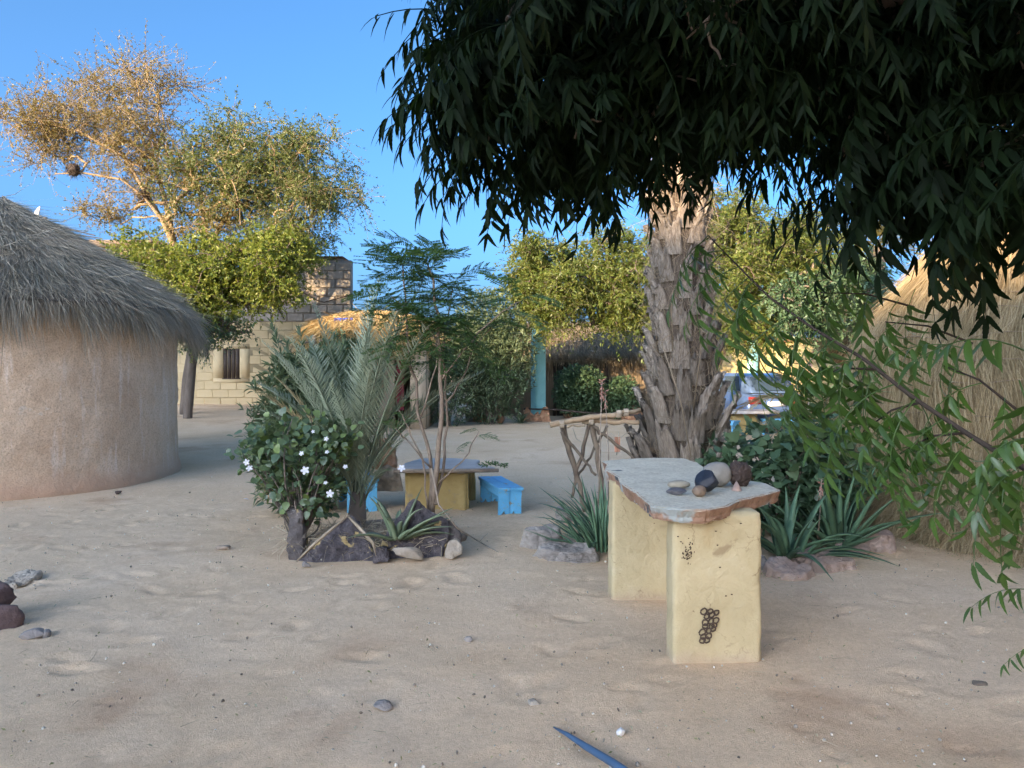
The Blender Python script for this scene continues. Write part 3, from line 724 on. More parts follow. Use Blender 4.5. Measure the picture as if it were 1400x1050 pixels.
gB = np.concatenate([blob_pts(r_, 370, 240, 110, 88, TY + .3, 2.2, 110, .75), blob_pts(r_, 440, 275, 60, 44, TY, 1.5, 54, .7), blob_pts(r_, 395, 325, 74, 36, TY, 1.5, 44, .7), blob_pts(r_, 310, 190, 55, 50, TY, 1.4, 36, .75), blob_pts(r_, 315, 265, 90, 80, TY, 1.8, 60, .75), blob_pts(r_, 415, 205, 62, 48, TY, 1.5, 34, .75), blob_pts(r_, 250, 240, 60, 70, TY, 1.4, 26, .8)])
gC = np.concatenate([blob_pts(r_, 290, 300, 60, 60, TY, 1.6, 45), blob_pts(r_, 145, 290, 30, 22, TY, .7, 16)])
tree('acacia_tree', 'tall spreading acacia with bare golden twigs on one side and olive foliage on the other', 'tree', limbs,
     [(gA, ML_GOLD, 11, 15, .95, .075, .32, .0, 'dry_crown'), (gB, ML_OLIVE, 11, 17, .85, .085, .34, .2, 'crown'), (gC, ML_GOLD, 9, 15, .7, .08, .32, .1, 'inner_crown')],
     rtip=.0065, pw=.47, rmax=.20, tw=.0042, seed=4, bark=M_BARK_P, trunk_n=1)
for (px, py, s, lab) in ((101, 233, .15, 'dark twig bird nest hanging from the outermost bare limb'), (199, 265, .10, 'smaller dark bird nest near the acacia fork')):
    mb = MB(); c = P(px, py, TY - .85 if s > .12 else TY - .5); V, F = ico(3); q = V * np.array([s, s, s * 1.1]) * (1 + .5 * fbm(V, 2.5, 3, 3))[:, None] + c; mb.add(q, F)
    n = 260; v = nrm(rng.normal(size=(n, 3))); straw(mb, c + v * s * .9, rng.normal(size=(n, 3)) + v * .6, .16, .012, .1)
    tag(link('bird_nest', mb.mesh('bird_nest'), M_SHUT), lab, 'nest')
# leafy lower tree that hides the block house
LB = np.array([P(256, 560, 20.4)[0], 20.4, float(gz(-8, 20.4)) - .1])
limbs = [[LB, P(262, 500, 20.4), P(270, 455, 20.4), P(276, 410, 20.4)], [P(270, 455, 20.4), P(305, 450, 20.2), P(335, 455, 20)]]
gL = np.concatenate([blob_pts(r_, 215, 378, 95, 58, 20.2, 1.6, 110), blob_pts(r_, 300, 375, 75, 60, 20.2, 1.6, 105), blob_pts(r_, 365, 372, 55, 50, 20.4, 1.4, 70), blob_pts(r_, 265, 435, 60, 30, 19.8, 1.1, 46), blob_pts(r_, 385, 340, 45, 24, 20.4, 1.0, 36)])
gD = np.concatenate([blob_pts(r_, 305, 452, 46, 16, 19.8, .8, 28), blob_pts(r_, 280, 470, 20, 20, 19.8, .6, 8)])
tree('leafy_tree', 'bushy bright green tree between the round hut and the block house', 'tree', limbs,
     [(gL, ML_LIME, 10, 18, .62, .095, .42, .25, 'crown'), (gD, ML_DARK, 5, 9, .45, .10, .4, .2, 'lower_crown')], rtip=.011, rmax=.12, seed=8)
# two trees on the far side, right of the middle
YB = 22.5
limbs = [[np.array([4.9, YB + 1.6, -.1]), np.array([4.8, YB + 1.5, 1.9]), P(860, 425, YB + 1.2), P(812, 440, YB + 1), P(800, 400, YB + .5)], [P(812, 440, YB + 1), P(840, 400, YB), P(850, 360, YB)]]
gR = np.concatenate([blob_pts(r_, 770, 395, 72, 56, YB, 1.7, 120), blob_pts(r_, 845, 375, 68, 62, YB, 1.8, 125), blob_pts(r_, 735, 350, 45, 32, YB, 1.2, 40), blob_pts(r_, 862, 425, 38, 34, YB - .2, 1.0, 46), blob_pts(r_, 720, 390, 28, 30, YB, .9, 26), blob_pts(r_, 756, 425, 32, 22, YB, .9, 26)])
tree('neem_tree', 'sunlit yellow green tree over the reed hut roof', 'tree', limbs, [(gR, ML_NEEMF, 11, 17, .68, .11, .32, .35, 'crown')], rtip=.012, rmax=.16, seed=9)
YC = 18.5
limbs = [[np.array([4.9, YC + .5, -.1]), np.array([4.95, YC + .4, 1.6]), P(1000, 440, YC), P(1060, 420, YC), P(1050, 370, YC)], [P(1060, 420, YC), P(1110, 390, YC), P(1140, 360, YC)], [P(1060, 420, YC), P(1010, 390, YC), P(990, 350, YC)]]
gR = np.concatenate([blob_pts(r_, 1020, 360, 75, 72, YC, 1.8, 150), blob_pts(r_, 1095, 350, 65, 62, YC, 1.6, 110), blob_pts(r_, 1000, 300, 40, 40, YC, 1.2, 46), blob_pts(r_, 1020, 440, 62, 34, YC - .2, 1.2, 70)])
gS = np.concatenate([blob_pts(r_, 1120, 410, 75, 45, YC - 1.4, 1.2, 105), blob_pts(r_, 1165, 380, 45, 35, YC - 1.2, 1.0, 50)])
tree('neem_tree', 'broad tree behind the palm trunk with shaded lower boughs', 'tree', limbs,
     [(gR, ML_NEEMF, 10, 16, .68, .10, .32, .35, 'crown'), (gS, ML_DARK, 9, 17, .52, .11, .36, .5, 'shaded_crown')], rtip=.012, rmax=.16, seed=10)  # shade on the lower boughs is put into a darker leaf colour
# tall palm further off, its head showing in the gap of the canopy
def frond_mesh(name, L, e0, e1, nleaf, ll, lw, vee=.5, fwd=.9, jag=.12, seed=0, side_bend=0.0, rach=.012):
    """pinnate palm frond: the stalk starts at the origin, rises in the XZ plane and arches over"""
    r = np.random.default_rng(seed); n = 16; th = np.radians(np.linspace(e0, e1, n)); st = L / (n - 1)
    pts = np.zeros((n, 3))
    for k in range(1, n): pts[k] = pts[k - 1] + st * np.array([math.cos(th[k]), side_bend * k / n * .3, math.sin(th[k])])
    mb = MB(); tube(mb, pts, np.linspace(rach, rach * .25, n), 5)
    u = np.linspace(.16, .99, nleaf); us = np.repeat(u, 2); sg = np.tile([1, -1], nleaf).astype(float)
    c = np.stack([np.interp(us, np.linspace(0, 1, n), pts[:, k]) for k in range(3)], 1)
    tn = nrm(np.gradient(pts, axis=0)); tt = nrm(np.stack([np.interp(us, np.linspace(0, 1, n), tn[:, k]) for k in range(3)], 1))
    sd = np.tile([0., 1, 0], (len(us), 1)); up = np.cross(tt, sd)
    d = nrm(tt * fwd + sd * sg[:, None] * 1.0 + up * vee + r.normal(size=tt.shape) * jag)
    ln = ll * np.clip(np.sin(PI * np.clip(us * .86 + .12, 0, 1)), .25, 1) * r.uniform(.85, 1.1, len(us))
    V = np.array([[0, 0, 0], [.35, .5, .04], [.35, -.5, .04], [1, 0, -.10], [.35, 0, 0]], float); F = np.array([[0, 4, 1], [1, 4, 3], [0, 2, 4], [4, 2, 3]])
    R = frames(d, up); S = np.stack([ln, np.full(len(us), lw), ln], 1); stamp(mb, V, F, R, c, S)
    return mb.mesh(name)
ML_PALM = leafm('leaf_date_palm', [(.22, .27, .185), (.28, .33, .23), (.34, .38, .28)], .2, (.25, .28, .1))
ML_PALMY = leafm('leaf_palm_yellow', [(.13, .13, .04), (.19, .17, .06), (.24, .2, .09)], .3, (.4, .35, .08))  # yellower leaf tone for the distant palm
ML_DRY = leafm('leaf_dry', [(.36, .27, .14), (.46, .36, .20), (.54, .44, .27)], .25, (.5, .38, .18), .7, .2)
FR_FAR = [frond_mesh('far_frond', 2.6, e0, e1, 36, .5, .035, seed=k) for k, (e0, e1) in enumerate(((80, 20), (60, -25), (40, -55), (15, -70)))]
for m in FR_FAR: m.materials.append(ML_PALMY)
def palm_head(t, c, n, meshes, sc=1.0, seed=0):
    r = random.Random(seed)
    for k in range(n):
        q = k / n; m = meshes[min(len(meshes) - 1, int(q * len(meshes)))]
        place('frond', m, t, Matrix.Translation(c) @ Matrix.Rotation(k * 2.4 + r.uniform(-.2, .2), 4, 'Z') @ Matrix.Rotation(r.uniform(-.1, .1), 4, 'Y') @ Matrix.Scale(sc * r.uniform(.85, 1.1), 4))
fp = thing('date_palm', 'distant date palm with sunlit fronds behind the straw dome', 'palm', (11.4, 24, -.1))
mb = MB(); tube(mb, [(11.4, 24, -.1), (11.3, 24, 3), (11.5, 24.1, 5.4)], [.28, .22, .24], 10); link('trunk', mb.mesh('trunk', True), M_BARK, fp)
palm_head(fp, Vector((11.5, 24.1, 5.4)), 26, FR_FAR, 1.0, 3)

# ------------------------------------------------------------------ bushes
def bush(name, label, cat, base, c, rad, n_stem, n_leaf, ll, lw, mat, seed=0, upb=.3, lump=.25, stem_r=.012, whorl=0, group=None, tmpl=None, edge=.45):
    r = np.random.default_rng(seed); t = thing(name, label, cat, tuple(base), group); c = np.asarray(c, float); rad = np.asarray(rad, float)
    v = nrm(r.normal(size=(n_stem, 3))); v[:, 2] = np.abs(v[:, 2]) * .9 - .15
    T = c + v * rad * r.uniform(.6, 1.0, n_stem)[:, None]
    mb = MB()
    for k in range(n_stem):
        a = np.asarray(base) + np.append(r.normal(0, .25, 2) * rad[:2] * .5, -.03); u = np.linspace(0, 1, 6)[:, None]
        q = a + (T[k] - a) * u; q += np.sin(PI * u) * r.normal(size=3) * .12 * rad.mean(); tube(mb, q, np.linspace(stem_r, stem_r * .3, 6), 5, False)
    link('stems', mb.mesh('stems', True), M_BARK, t)
    if whorl:
        nw = n_leaf // whorl; v = nrm(r.normal(size=(nw, 3))) * (r.uniform(0, 1, nw) ** edge)[:, None]; v *= (1 + lump * fbm(v + seed, 2.2, 3, seed))[:, None]
        wc = c + v * rad; ax = nrm(nrm(v) * .6 + np.array([0, 0, .9]) + r.normal(size=(nw, 3)) * .25)
        q = np.repeat(wc, whorl, 0) + np.repeat(ax, whorl, 0) * r.uniform(-.10, .16, n_leaf // whorl * whorl)[:, None] * ll * 3
        ld = nrm(np.repeat(ax, whorl, 0) * r.uniform(.4, 1.3, (len(q), 1)) + r.normal(size=q.shape) * .75)
    else:
        v = nrm(r.normal(size=(n_leaf, 3))) * (r.uniform(0, 1, n_leaf) ** edge)[:, None]; v *= (1 + lump * fbm(v + seed, 2.2, 3, seed))[:, None]
        q = c + v * rad; ld = nrm(r.normal(size=q.shape) + nrm(v) * .6 + np.array([0, 0, upb]))
    q[:, 2] = np.maximum(q[:, 2], base[2] + .03)
    mb = MB(); tv, tf = tmpl if tmpl else leaf_t(1.0); s = ll * r.uniform(.6, 1.25, len(q))
    stamp(mb, tv * np.array([1, lw, 1]), tf, frames(ld, np.array([0, 0, 1.]) + r.normal(size=q.shape) * .5), q, s)
    link('foliage', mb.mesh('foliage'), mat, t, kind='stuff')
    return t
def far_bush(label, px, pyb, pyt, w, Y, n, ll, lw, mat, seed, name='hedge_bush', cat='bush', whorl=0, dep=.9):
    b = np.array([P(px, pyb, Y)[0], Y, -.05]); zt = P(px, pyt, Y)[2]; c = np.array([b[0], Y, zt * .52]); s = Y / FPX
    return bush(name, label, cat, b, c, (w * s / 2, dep, zt * .52), 16, n, ll, lw, mat, seed, whorl=whorl)
far_bush('tall oleander hedge with sunlit tops beside the teal post', 672, 575, 405, 118, 22.4, 15000, .17, .2, ML_OLE, 31, whorl=5)
far_bush('shaded oleander bush in front of the straw roofed hut', 612, 577, 440, 96, 21.6, 8500, .16, .2, ML_OLE, 32, whorl=5, dep=.6)
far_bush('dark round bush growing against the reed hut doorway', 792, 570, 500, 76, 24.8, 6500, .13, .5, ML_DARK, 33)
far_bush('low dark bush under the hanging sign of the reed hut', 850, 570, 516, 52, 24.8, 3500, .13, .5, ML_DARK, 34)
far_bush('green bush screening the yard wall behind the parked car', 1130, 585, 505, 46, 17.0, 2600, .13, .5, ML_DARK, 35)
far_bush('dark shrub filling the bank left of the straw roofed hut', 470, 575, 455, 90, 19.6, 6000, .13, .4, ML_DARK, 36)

def tuft(name, label, cat, base, n, L, W, mat, seed=0, spread=.6, group=None, thick=.0, part='leaf', droop=(.2, .8), segs=6, rad=.06):
    """clump of long strap leaves, each a part"""
    r = np.random.default_rng(seed); t = thing(name, label, cat, tuple(base), group)
    for k in range(n):
        a = r.uniform(0, 2 * PI); e = math.radians(r.uniform(25, 88) if spread > .5 else r.uniform(55, 88)); ln = L * r.uniform(.6, 1.15); w = W * r.uniform(.75, 1.2); dr = r.uniform(*droop)
        h = np.array([math.cos(a), math.sin(a), 0]); u = np.linspace(0, 1, segs + 1)
        b0 = np.asarray(base) + h * rad * r.uniform(0, 1) + np.array([0, 0, -.02])
        q = b0 + h * (ln * math.cos(e) * u + ln * .25 * dr * u * u)[:, None] + np.array([0, 0, 1.]) * (ln * math.sin(e) * u - dr * ln * .5 * u ** 2.2)[:, None]
        q += np.cross(h, [0, 0, 1]) * (r.normal() * .08 * ln * u * u)[:, None]
        q[:, 2] = np.maximum(q[:, 2], base[2] + .015)
        side = np.cross(h, [0, 0, 1.]); tn = nrm(np.gradient(q, axis=0)); up = nrm(np.cross(side, tn)); up = np.where(up[:, 2:3] < 0, -up, up)
        wd = w * np.clip(np.minimum(.75 + u, 1) * (1 - u ** 2.2), .03, 1)
        mb = MB(); th = thick * wd / w
        rows = np.stack([q - side * wd[:, None] * .5 + up * (wd * .22)[:, None], q - up * th[:, None], q + side * wd[:, None] * .5 + up * (wd * .22)[:, None], q + up * (wd * .04)[:, None] + up * th[:, None] * .1], 1)
        F = []
        for i in range(segs):
            for j in range(4): F.append([4 * i + j, 4 * i + (j + 1) % 4, 4 * i + 4 + (j + 1) % 4, 4 * i + 4 + j])
        mb.add(rows.reshape(-1, 3), F); link(part, mb.mesh(part, True), mat, t)
    return t
ML_GRASS = leafm('leaf_grass', [(.06, .10, .05), (.10, .15, .08)], .2)
tuft('grass_tuft', 'drooping grass tuft below the oleander hedge', 'grass tuft', (P(712, 576, 22.6)[0], 22.6, 0), 40, .75, .035, ML_GRASS, 41, droop=(.6, 1.2))

# ------------------------------------------------------------------ planted island: date palm, oleander, sapling, flowering shrub, aloe
FR_Y = [frond_mesh('palm_frond', 2.3, e0, e1, 46, .36, .020, vee=.55, fwd=1.15, seed=60 + k, rach=.016) for k, (e0, e1) in enumerate(((88, 78), (84, 62), (76, 44), (66, 25), (55, 5)))]
FR_Y2 = [m.copy() for m in FR_Y]
for m in FR_Y: m.materials.append(ML_PALM)
for m in FR_Y2: m.materials.append(ML_DRY)
yp = thing('young_date_palm', 'young date palm with upright grey green fronds in the planted island', 'palm', (-1.45, 7.25, 0))
mb = MB(); tube(mb, [(-1.45, 7.25, -.05), (-1.46, 7.25, .2), (-1.45, 7.25, .45)], [.07, .09, .07], 9); link('stem', mb.mesh('stem', True), M_BARK, yp)
rp = random.Random(12)
fr_list = [(0, .98, 1.3), (0, 1.06, .4), (1, .95, 2.6), (1, 1.08, -.3), (2, .95, 2.2), (1, .9, .9), (2, .98, -.9), (2, .9, 3.6), (2, .84, 4.4), (2, .95, 5.4), (3, .85, 0.3), (3, .8, -.5), (3, .8, 2.9), (2, .84, 3.0), (2, .80, 2.5), (2, .75, 4.0),
           (2, .72, 5.0), (2, .72, 5.9), (2, .70, .2), (2, .74, 1.7), (3, .62, 3.3), (3, .58, 4.6), (3, .55, 5.5), (3, .5, 2.9), (3, .5, 0.1), (4, .5, 4.1), (4, .45, 5.2), (1, .8, 4.9), (2, .66, 4.4), (1, .7, -.2)]
for k, (v, s, a) in enumerate(fr_list):
    M = Matrix.Translation((-1.45 + rp.uniform(-.06, .06), 7.25 + rp.uniform(-.06, .06), .36 + rp.uniform(-.1, .1))) @ Matrix.Rotation(a + rp.uniform(-.15, .15), 4, 'Z') @ Matrix.Scale(s * .9, 4)
    place('frond', FR_Y[v], yp, M)
for (v, s, a) in ((2, .42, 3.3), (3, .46, 3.6)):
    place('dry_frond', FR_Y2[v], yp, Matrix.Translation((-1.75, 7.3, .72)) @ Matrix.Rotation(a, 4, 'Z') @ Matrix.Scale(s, 4))
bush('oleander', 'dense oleander bush with pale shoots beside the young date palm', 'bush', (-2.4, 8.7, 0), (-2.25, 8.6, .90), (.66, .6, .90), 30, 11000, .13, .17, ML_OLE, 51, whorl=6, stem_r=.016, lump=.4)
# tall shoots of the oleander that catch the last sun
t = [o for o in COL.objects if o.name.startswith('oleander')][0]
for (px0, py0, px1, py1, Y) in ((395, 540, 372, 440, 8.5), (405, 540, 392, 470, 8.5), (415, 545, 410, 447, 8.6), (428, 545, 425, 480, 8.4), (440, 540, 452, 478, 8.5), (385, 540, 384, 500, 8.3), (455, 540, 470, 470, 8.6)):
    a, b = P(px0, py0, Y), P(px1, py1, Y); mb = MB(); tube(mb, [a, (a + b) / 2 + (.02, 0, 0), b], [.009, .007, .003], 5)
    n = 72; u = rng.uniform(.1, 1.0, n); c = a + (b - a) * u[:, None]; ax = nrm(b - a); d = nrm(ax * .75 + rng.normal(size=(n, 3)) * .55)
    tv, tf = leaf_t(.2); stamp(mb, tv, tf, frames(d), c, rng.uniform(.09, .14, n)); link('shoot', mb.mesh('shoot'), ML_OLE, t)

# feathery sapling
ML_FEATH = leafm('leaf_feathery', [(.035, .085, .03), (.055, .12, .04), (.085, .165, .05)], .3, (.2, .35, .03))
def feather(name, L, npin, pl, nl, seed, drp=.5):
    """twice divided leaf: side stalks that carry rows of tiny leaflets"""
    r = np.random.default_rng(seed); mb = MB(); u = np.linspace(0, 1, 8); ax = np.stack([L * u, 0 * u, .12 * L * np.sin(PI * u) - drp * L * .45 * u ** 2], 1); tube(mb, ax, np.linspace(.003, .0012, 8), 3, False)
    tv, tf = np.array([[0, 0, 0], [.5, .5, 0], [1, 0, 0], [.5, -.5, 0]], float), np.array([[0, 3, 2, 1]])
    for k in range(npin):
        q = .22 + .78 * k / (npin - 1); c = np.array([np.interp(q, u, ax[:, j]) for j in range(3)])
        for s in (-1, 1):
            ln = pl * (.65 + .5 * math.sin(PI * min(1, q * .9))) * r.uniform(.85, 1.1); d = nrm(np.array([.75, s * .9, -.25 * drp - .05]) + r.normal(size=3) * .10)
            v = np.linspace(0, 1, 4)[:, None]; st = c + d * ln * v; st[:, 2] -= .22 * drp * ln * v[:, 0] ** 2; tube(mb, st, .0009, 3, False)
            w = np.repeat(np.linspace(.08, 1, nl), 2); sg = np.tile([1., -1], nl); pc = np.stack([np.interp(w, v[:, 0], st[:, j]) for j in range(3)], 1)
            sd = nrm(np.cross(d, [0, 0, 1.])); ld = nrm(d * .55 + sd * sg[:, None] + np.array([0, 0, -.25]))
            stamp(mb, tv, tf, frames(ld, np.tile([0., 0, 1], (len(w), 1)) + r.normal(size=(len(w), 3)) * .3), pc, np.stack([np.full(len(w), .036), np.full(len(w), .0125), np.full(len(w), .02)], 1))
    return mb.mesh(name)
FE = [feather('feather_leaf', .36, 6, .14, 9, k, d) for k, d in enumerate((.3, .6, .9, .5))]
for m in FE: m.materials.append(ML_FEATH)
sb = np.array([-.86, 6.75, 0.02])
sap = thing('feathery_sapling', 'slender sapling with several stems and feathery dark green leaves', 'sapling', tuple(sb))
M_SAPB = surf('sapling_bark', [(.3, (.15, .11, .08)), (.7, (.27, .205, .15))], 14, bump=(60, .5, .004))
stems = [([(590, 700), (596, 640), (604, 570), (602, 500), (598, 440), (592, 385), (580, 355)], .028, 0), ([(588, 700), (590, 640), (575, 570), (563, 500), (556, 430), (552, 375), (545, 345)], .020, .1),
         ([(585, 702), (583, 640), (560, 590), (545, 560)], .010, -.2), ([(596, 690), (606, 640), (612, 560), (606, 490), (612, 430), (620, 390)], .016, .25), ([(600, 660), (640, 620), (655, 590)], .008, -.1),
         ([(603, 520), (640, 470), (680, 430), (712, 412)], .009, .1), ([(600, 470), (570, 430), (535, 405)], .009, -.15), ([(604, 560), (632, 520), (650, 470), (680, 440)], .008, .3), ([(590, 640), (556, 600), (540, 585)], .008, -.2), ([(575, 570), (596, 500), (600, 440)], .009, 0)]
leaf_at = []
for pts, r0, dy in stems:
    q = np.array([P(x, y, 6.75 + dy * min(1, k / 2)) for k, (x, y) in enumerate(pts)]); u = np.linspace(0, 1, len(q)); uu = np.linspace(0, 1, 3 * len(q)); q = np.stack([np.interp(uu, u, q[:, j]) for j in range(3)], 1); q[1:-1] += rng.normal(0, .008, q[1:-1].shape)
    mb = MB(); tube(mb, q, np.linspace(r0, max(.004, r0 * .25), len(q)), 7); link('stem', mb.mesh('stem', True), M_SAPB, sap); leaf_at.append(q)
rq = random.Random(4)
for si, nL, lo in ((0, 26, .62), (1, 26, .55), (3, 18, .6), (5, 7, .4), (6, 10, .3), (7, 4, .5), (9, 8, .5), (2, 3, .8), (4, 3, .8), (8, 3, .8)):
    q = leaf_at[si]
    for k in range(nL):
        u = lo + (1 - lo) * (k + rq.random()) / nL; i = min(len(q) - 1, int(u * (len(q) - 1) + .5)); small = si in (2, 4, 8)
        a = k * 2.4 + si; tl = rq.uniform(-.75, -.05) if u > .8 else rq.uniform(-.35, .3)
        place('leaf', rq.choice(FE), sap, Matrix.Translation(q[i]) @ Matrix.Rotation(a, 4, 'Z') @ Matrix.Rotation(tl, 4, 'Y') @ Matrix.Rotation(rq.uniform(-.4, .4), 4, 'X') @ Matrix.Scale(rq.uniform(.8, 1.2) * (.4 if small else 1), 4))
# fallen thin branch
mb = MB(); pts = [P(590, 640, 6.6), P(600, 690, 6.5), P(625, 722, 6.4), G(655, 745) + (0, 0, .03), G(682, 757) + (0, 0, .01)]; tube(mb, pts, [.008, .008, .007, .006, .004], 5); tube(mb, [pts[3], pts[3] + (.08, .02, .07)], [.004, .002], 4)
tag(link('fallen_branch', mb.mesh('fallen_branch'), M_WOOD), 'thin bare branch drooping from the sapling to the sand', 'branch')

# flowering shrub
ML_ROUND = leafm('leaf_round', [(.06, .11, .065), (.09, .15, .085), (.13, .195, .10), (.19, .27, .08)], .25, (.3, .4, .06), .4, .5)
fs = thing('flowering_shrub', 'round leaved shrub dotted with white flowers over the planter stones', 'shrub', (-1.88, 6.65, 0))
mb = MB(); rr2 = np.random.default_rng(77); tips = []
zones = [(395, 606, 60, 40, 56), (442, 600, 50, 40, 52), (418, 660, 56, 40, 72), (350, 615, 18, 26, 16), (462, 612, 18, 22, 14), (432, 690, 24, 20, 14), (385, 650, 30, 36, 26)]
for (px, py, rx, ry, n) in zones: tips.append(blob_pts(rr2, px, py, rx, ry, 6.75, .34, n, .5))
tips = np.concatenate(tips); sbase = np.array([-1.83, 6.62, .1])
for k in range(0, len(tips), 5):
    u = np.linspace(0, 1, 6)[:, None]; q = sbase + (tips[k] - sbase) * u; q += np.sin(PI * u) * rr2.normal(size=3) * .06; q[:, 2] += .07 * np.sin(PI * u[:, 0]); tube(mb, q, np.linspace(.011, .003, 6), 5, False)
for k in range(9): 
    q = [sbase + (rr2.uniform(-.04, .04), 0, -.12), sbase + (rr2.uniform(-.06, .06), rr2.uniform(-.05, .05), .12), sbase + (rr2.uniform(-.2, .2), rr2.uniform(-.1, .1), .4)]; tube(mb, q, [.018, .015, .01], 6, False)
link('stems', mb.mesh('stems', True), M_BARK, fs)
rl_v, rl_f = leaf_detail(.85, [0, .12, .38, .65, .88, 1], [.05, .75, 1, .8, .4, .02], bend=.25, fold=.10)
n = len(tips) * 5; c = np.repeat(tips, 5, 0) + rr2.normal(0, .05, (n, 3)); d = nrm(rr2.normal(size=(n, 3)) + np.array([0, -.3, -.1]))
nb_ = 260; rm = MB(); stamp(rm, rl_v, rl_f, frames(d[nb_:], np.array([0, -.35, 1.]) + rr2.normal(size=(n - nb_, 3)) * .45), c[nb_:], rr2.uniform(.045, .085, n - nb_)); link('foliage', rm.mesh('foliage', True), ML_ROUND, fs, kind='stuff')
lm = MB(); lm.add(rl_v, rl_f); lm = lm.mesh('shrub_leaf', True); lm.materials.append(ML_ROUND)
Rm = frames(d[:nb_], np.array([0, -.35, 1.]) + rr2.normal(size=(nb_, 3)) * .45)
for k in range(nb_): place('leaf', lm, fs, Matrix.Translation(c[k]) @ Matrix(Rm[k].tolist()).to_4x4() @ Matrix.Scale(rr2.uniform(.05, .095), 4))
M_PETAL = leafm('white_petal', [(.72, .72, .78), (.8, .8, .84)], .3, (.8, .8, .85), .5, .3)
mb = MB(); pv, pf = leaf_detail(.7, [0, .4, .8, 1], [.2, .9, .9, .3], bend=.3, fold=.05); 
for k in range(5):
    a = k * 2 * PI / 5; V = pv @ rot3(0, -.25, a).T; mb.add(V, pf)
flm = mb.mesh('flower', True); flm.materials.append(M_PETAL)
for (px, py, s, Y) in ((337, 632, .034, 6.4), (341, 640, .036, 6.42), (417, 643, .045, 6.35), (412, 620, .026, 6.4), (446, 600, .025, 6.4), (451, 675, .040, 6.3), (445, 660, .022, 6.35), (472, 638, .026, 6.4), (447, 618, .022, 6.3), (549, 640, .04, 6.5), (428, 590, .02, 6.4)):
    place('flower', flm, fs, Matrix.Translation(P(px, py, Y)) @ Matrix.Rotation(1.2 + rq.uniform(-.4, .4), 4, 'X') @ Matrix.Rotation(rq.uniform(0, 6), 4, 'Z') @ Matrix.Scale(s * .8, 4))
g = G(334, 683); mb = MB(); mb.add(pv @ rot3(.2, 0, .3).T * .05 + g + (0, 0, .012), pf); mb.add(pv @ rot3(-.2, 0, 2.0).T * .05 + g + (.01, 0, .014), pf)
tag(link('fallen_petals', mb.mesh('fallen_petals'), M_PETAL), 'pale fallen petals lying on the sand near the pink stone', 'petals')

ML_ALOE = surf('aloe_skin', [(.3, (.12, .17, .10)), (.7, (.20, .26, .16))], 8, rough=.5, bump=(60, .3, .003), island=.15, spots=[(6, .70, .8, (.36, .33, .22))])
ML_ALOEB = surf('aloe_blue_green', [(.3, (.06, .13, .075)), (.7, (.11, .20, .11))], 8, rough=.5, bump=(60, .3, .003), island=.2)
tuft('aloe', 'grey green aloe with curling pointed leaves between the planter stones', 'aloe', P(543, 738, 6.5), 18, .52, .06, ML_ALOE, 61, thick=.018, rad=.05, droop=(.1, .9), segs=9)

# ------------------------------------------------------------------ planter stones
M_BLACK = surf('black_stone', [(.3, (.045, .040, .044)), (.5, (.085, .075, .080)), (.7, (.15, .13, .13))], 14, bump=(30, 1.0, .04), rough=.85, spots=[(3.4, .61, .63, (.50, .37, .17)), (4.2, .66, .69, (.40, .355, .31))])
M_BLACKP = surf('black_stone_edge', [(.3, (.06, .052, .05)), (.7, (.14, .12, .11))], 7, bump=(22, .9, .02), spots=[(4, .56, .60, (.44, .32, .15)), (6, .62, .66, (.34, .31, .28))])
M_MORTAR = surf('old_mortar', [(.3, (.27, .225, .175)), (.7, (.40, .345, .275))], 9, bump=(30, .8, .015), spots=[(4, .62, .68, (.45, .33, .15))])
def upright(name, label, pts, Y, thick, mat, seed, lean=.12, yaw=0.0, cat='stone', group=None, parent=None, rough=.05, bevel=.008):
    """standing stone: outline in photo pixels at distance Y, extruded away from the viewer"""
    q = np.array([P(x, y, Y) for x, y in pts]); c = q.mean(0); zb = q[:, 2].min(); loc = [((p[0] - c[0]), (p[2] - zb)) for p in q]
    M = Matrix.Translation((c[0], Y, zb)) @ Matrix.Rotation(yaw, 4, 'Z') @ Matrix.Rotation(PI / 2 - lean, 4, 'X') @ Matrix.Translation((0, 0, -thick * .15))
    M = M @ Matrix.Scale(-1, 4, (0, 0, 1))
    bm = prism_rock(loc, thick, M, seed, rough=rough, bevel=bevel, freq=3.6, cuts=4, taper=.8)
    bmesh.ops.recalc_face_normals(bm, faces=bm.faces[:])
    o = link(name, bm_mesh(name, bm), mat, parent)
    if parent is None: tag(o, label, cat, group)
    return o
upright('edging_stone', 'notched red stone at the foot of the teal post', [(714, 580), (715, 562), (721, 556), (726, 563), (731, 568), (736, 562), (740, 580)], 23.3, .35, M_TERRA, 41, group='stones edging the far beds', rough=.04)
upright('edging_stone', 'tall pointed red stone against the teal post', [(736, 580), (737, 569), (743, 557), (749, 555), (751, 566), (754, 580)], 23.4, .35, M_TERRA, 42, group='stones edging the far beds', rough=.04)
gpl = 'stones edging the planted island'
upright('planter_stone', 'narrow upright grey stone at the end of the planted island', [(392, 768), (388, 740), (394, 712), (391, 702), (398, 696), (407, 700), (408, 735), (413, 768)], 6.42, .22, M_BLACKP, 1, group=gpl)
upright('planter_stone', 'broad triangular black stone under the flowering shrub', [(402, 771), (428, 738), (455, 716), (474, 705), (486, 712), (507, 748), (510, 771)], 6.40, .20, M_BLACK, 2, lean=.25, group=gpl)
upright('planter_stone', 'large pointed black stone with yellow paint spots below the sapling', [(524, 766), (520, 748), (536, 718), (556, 690), (563, 684), (576, 693), (600, 706), (612, 715), (612, 735), (604, 766)], 6.45, .26, M_BLACK, 3, lean=.22, group=gpl)
upright('planter_stone', 'small dark stone wedged between two black planter stones', [(508, 770), (508, 755), (518, 746), (530, 752), (532, 770)], 6.3, .15, M_BLACK, 4, group=gpl)
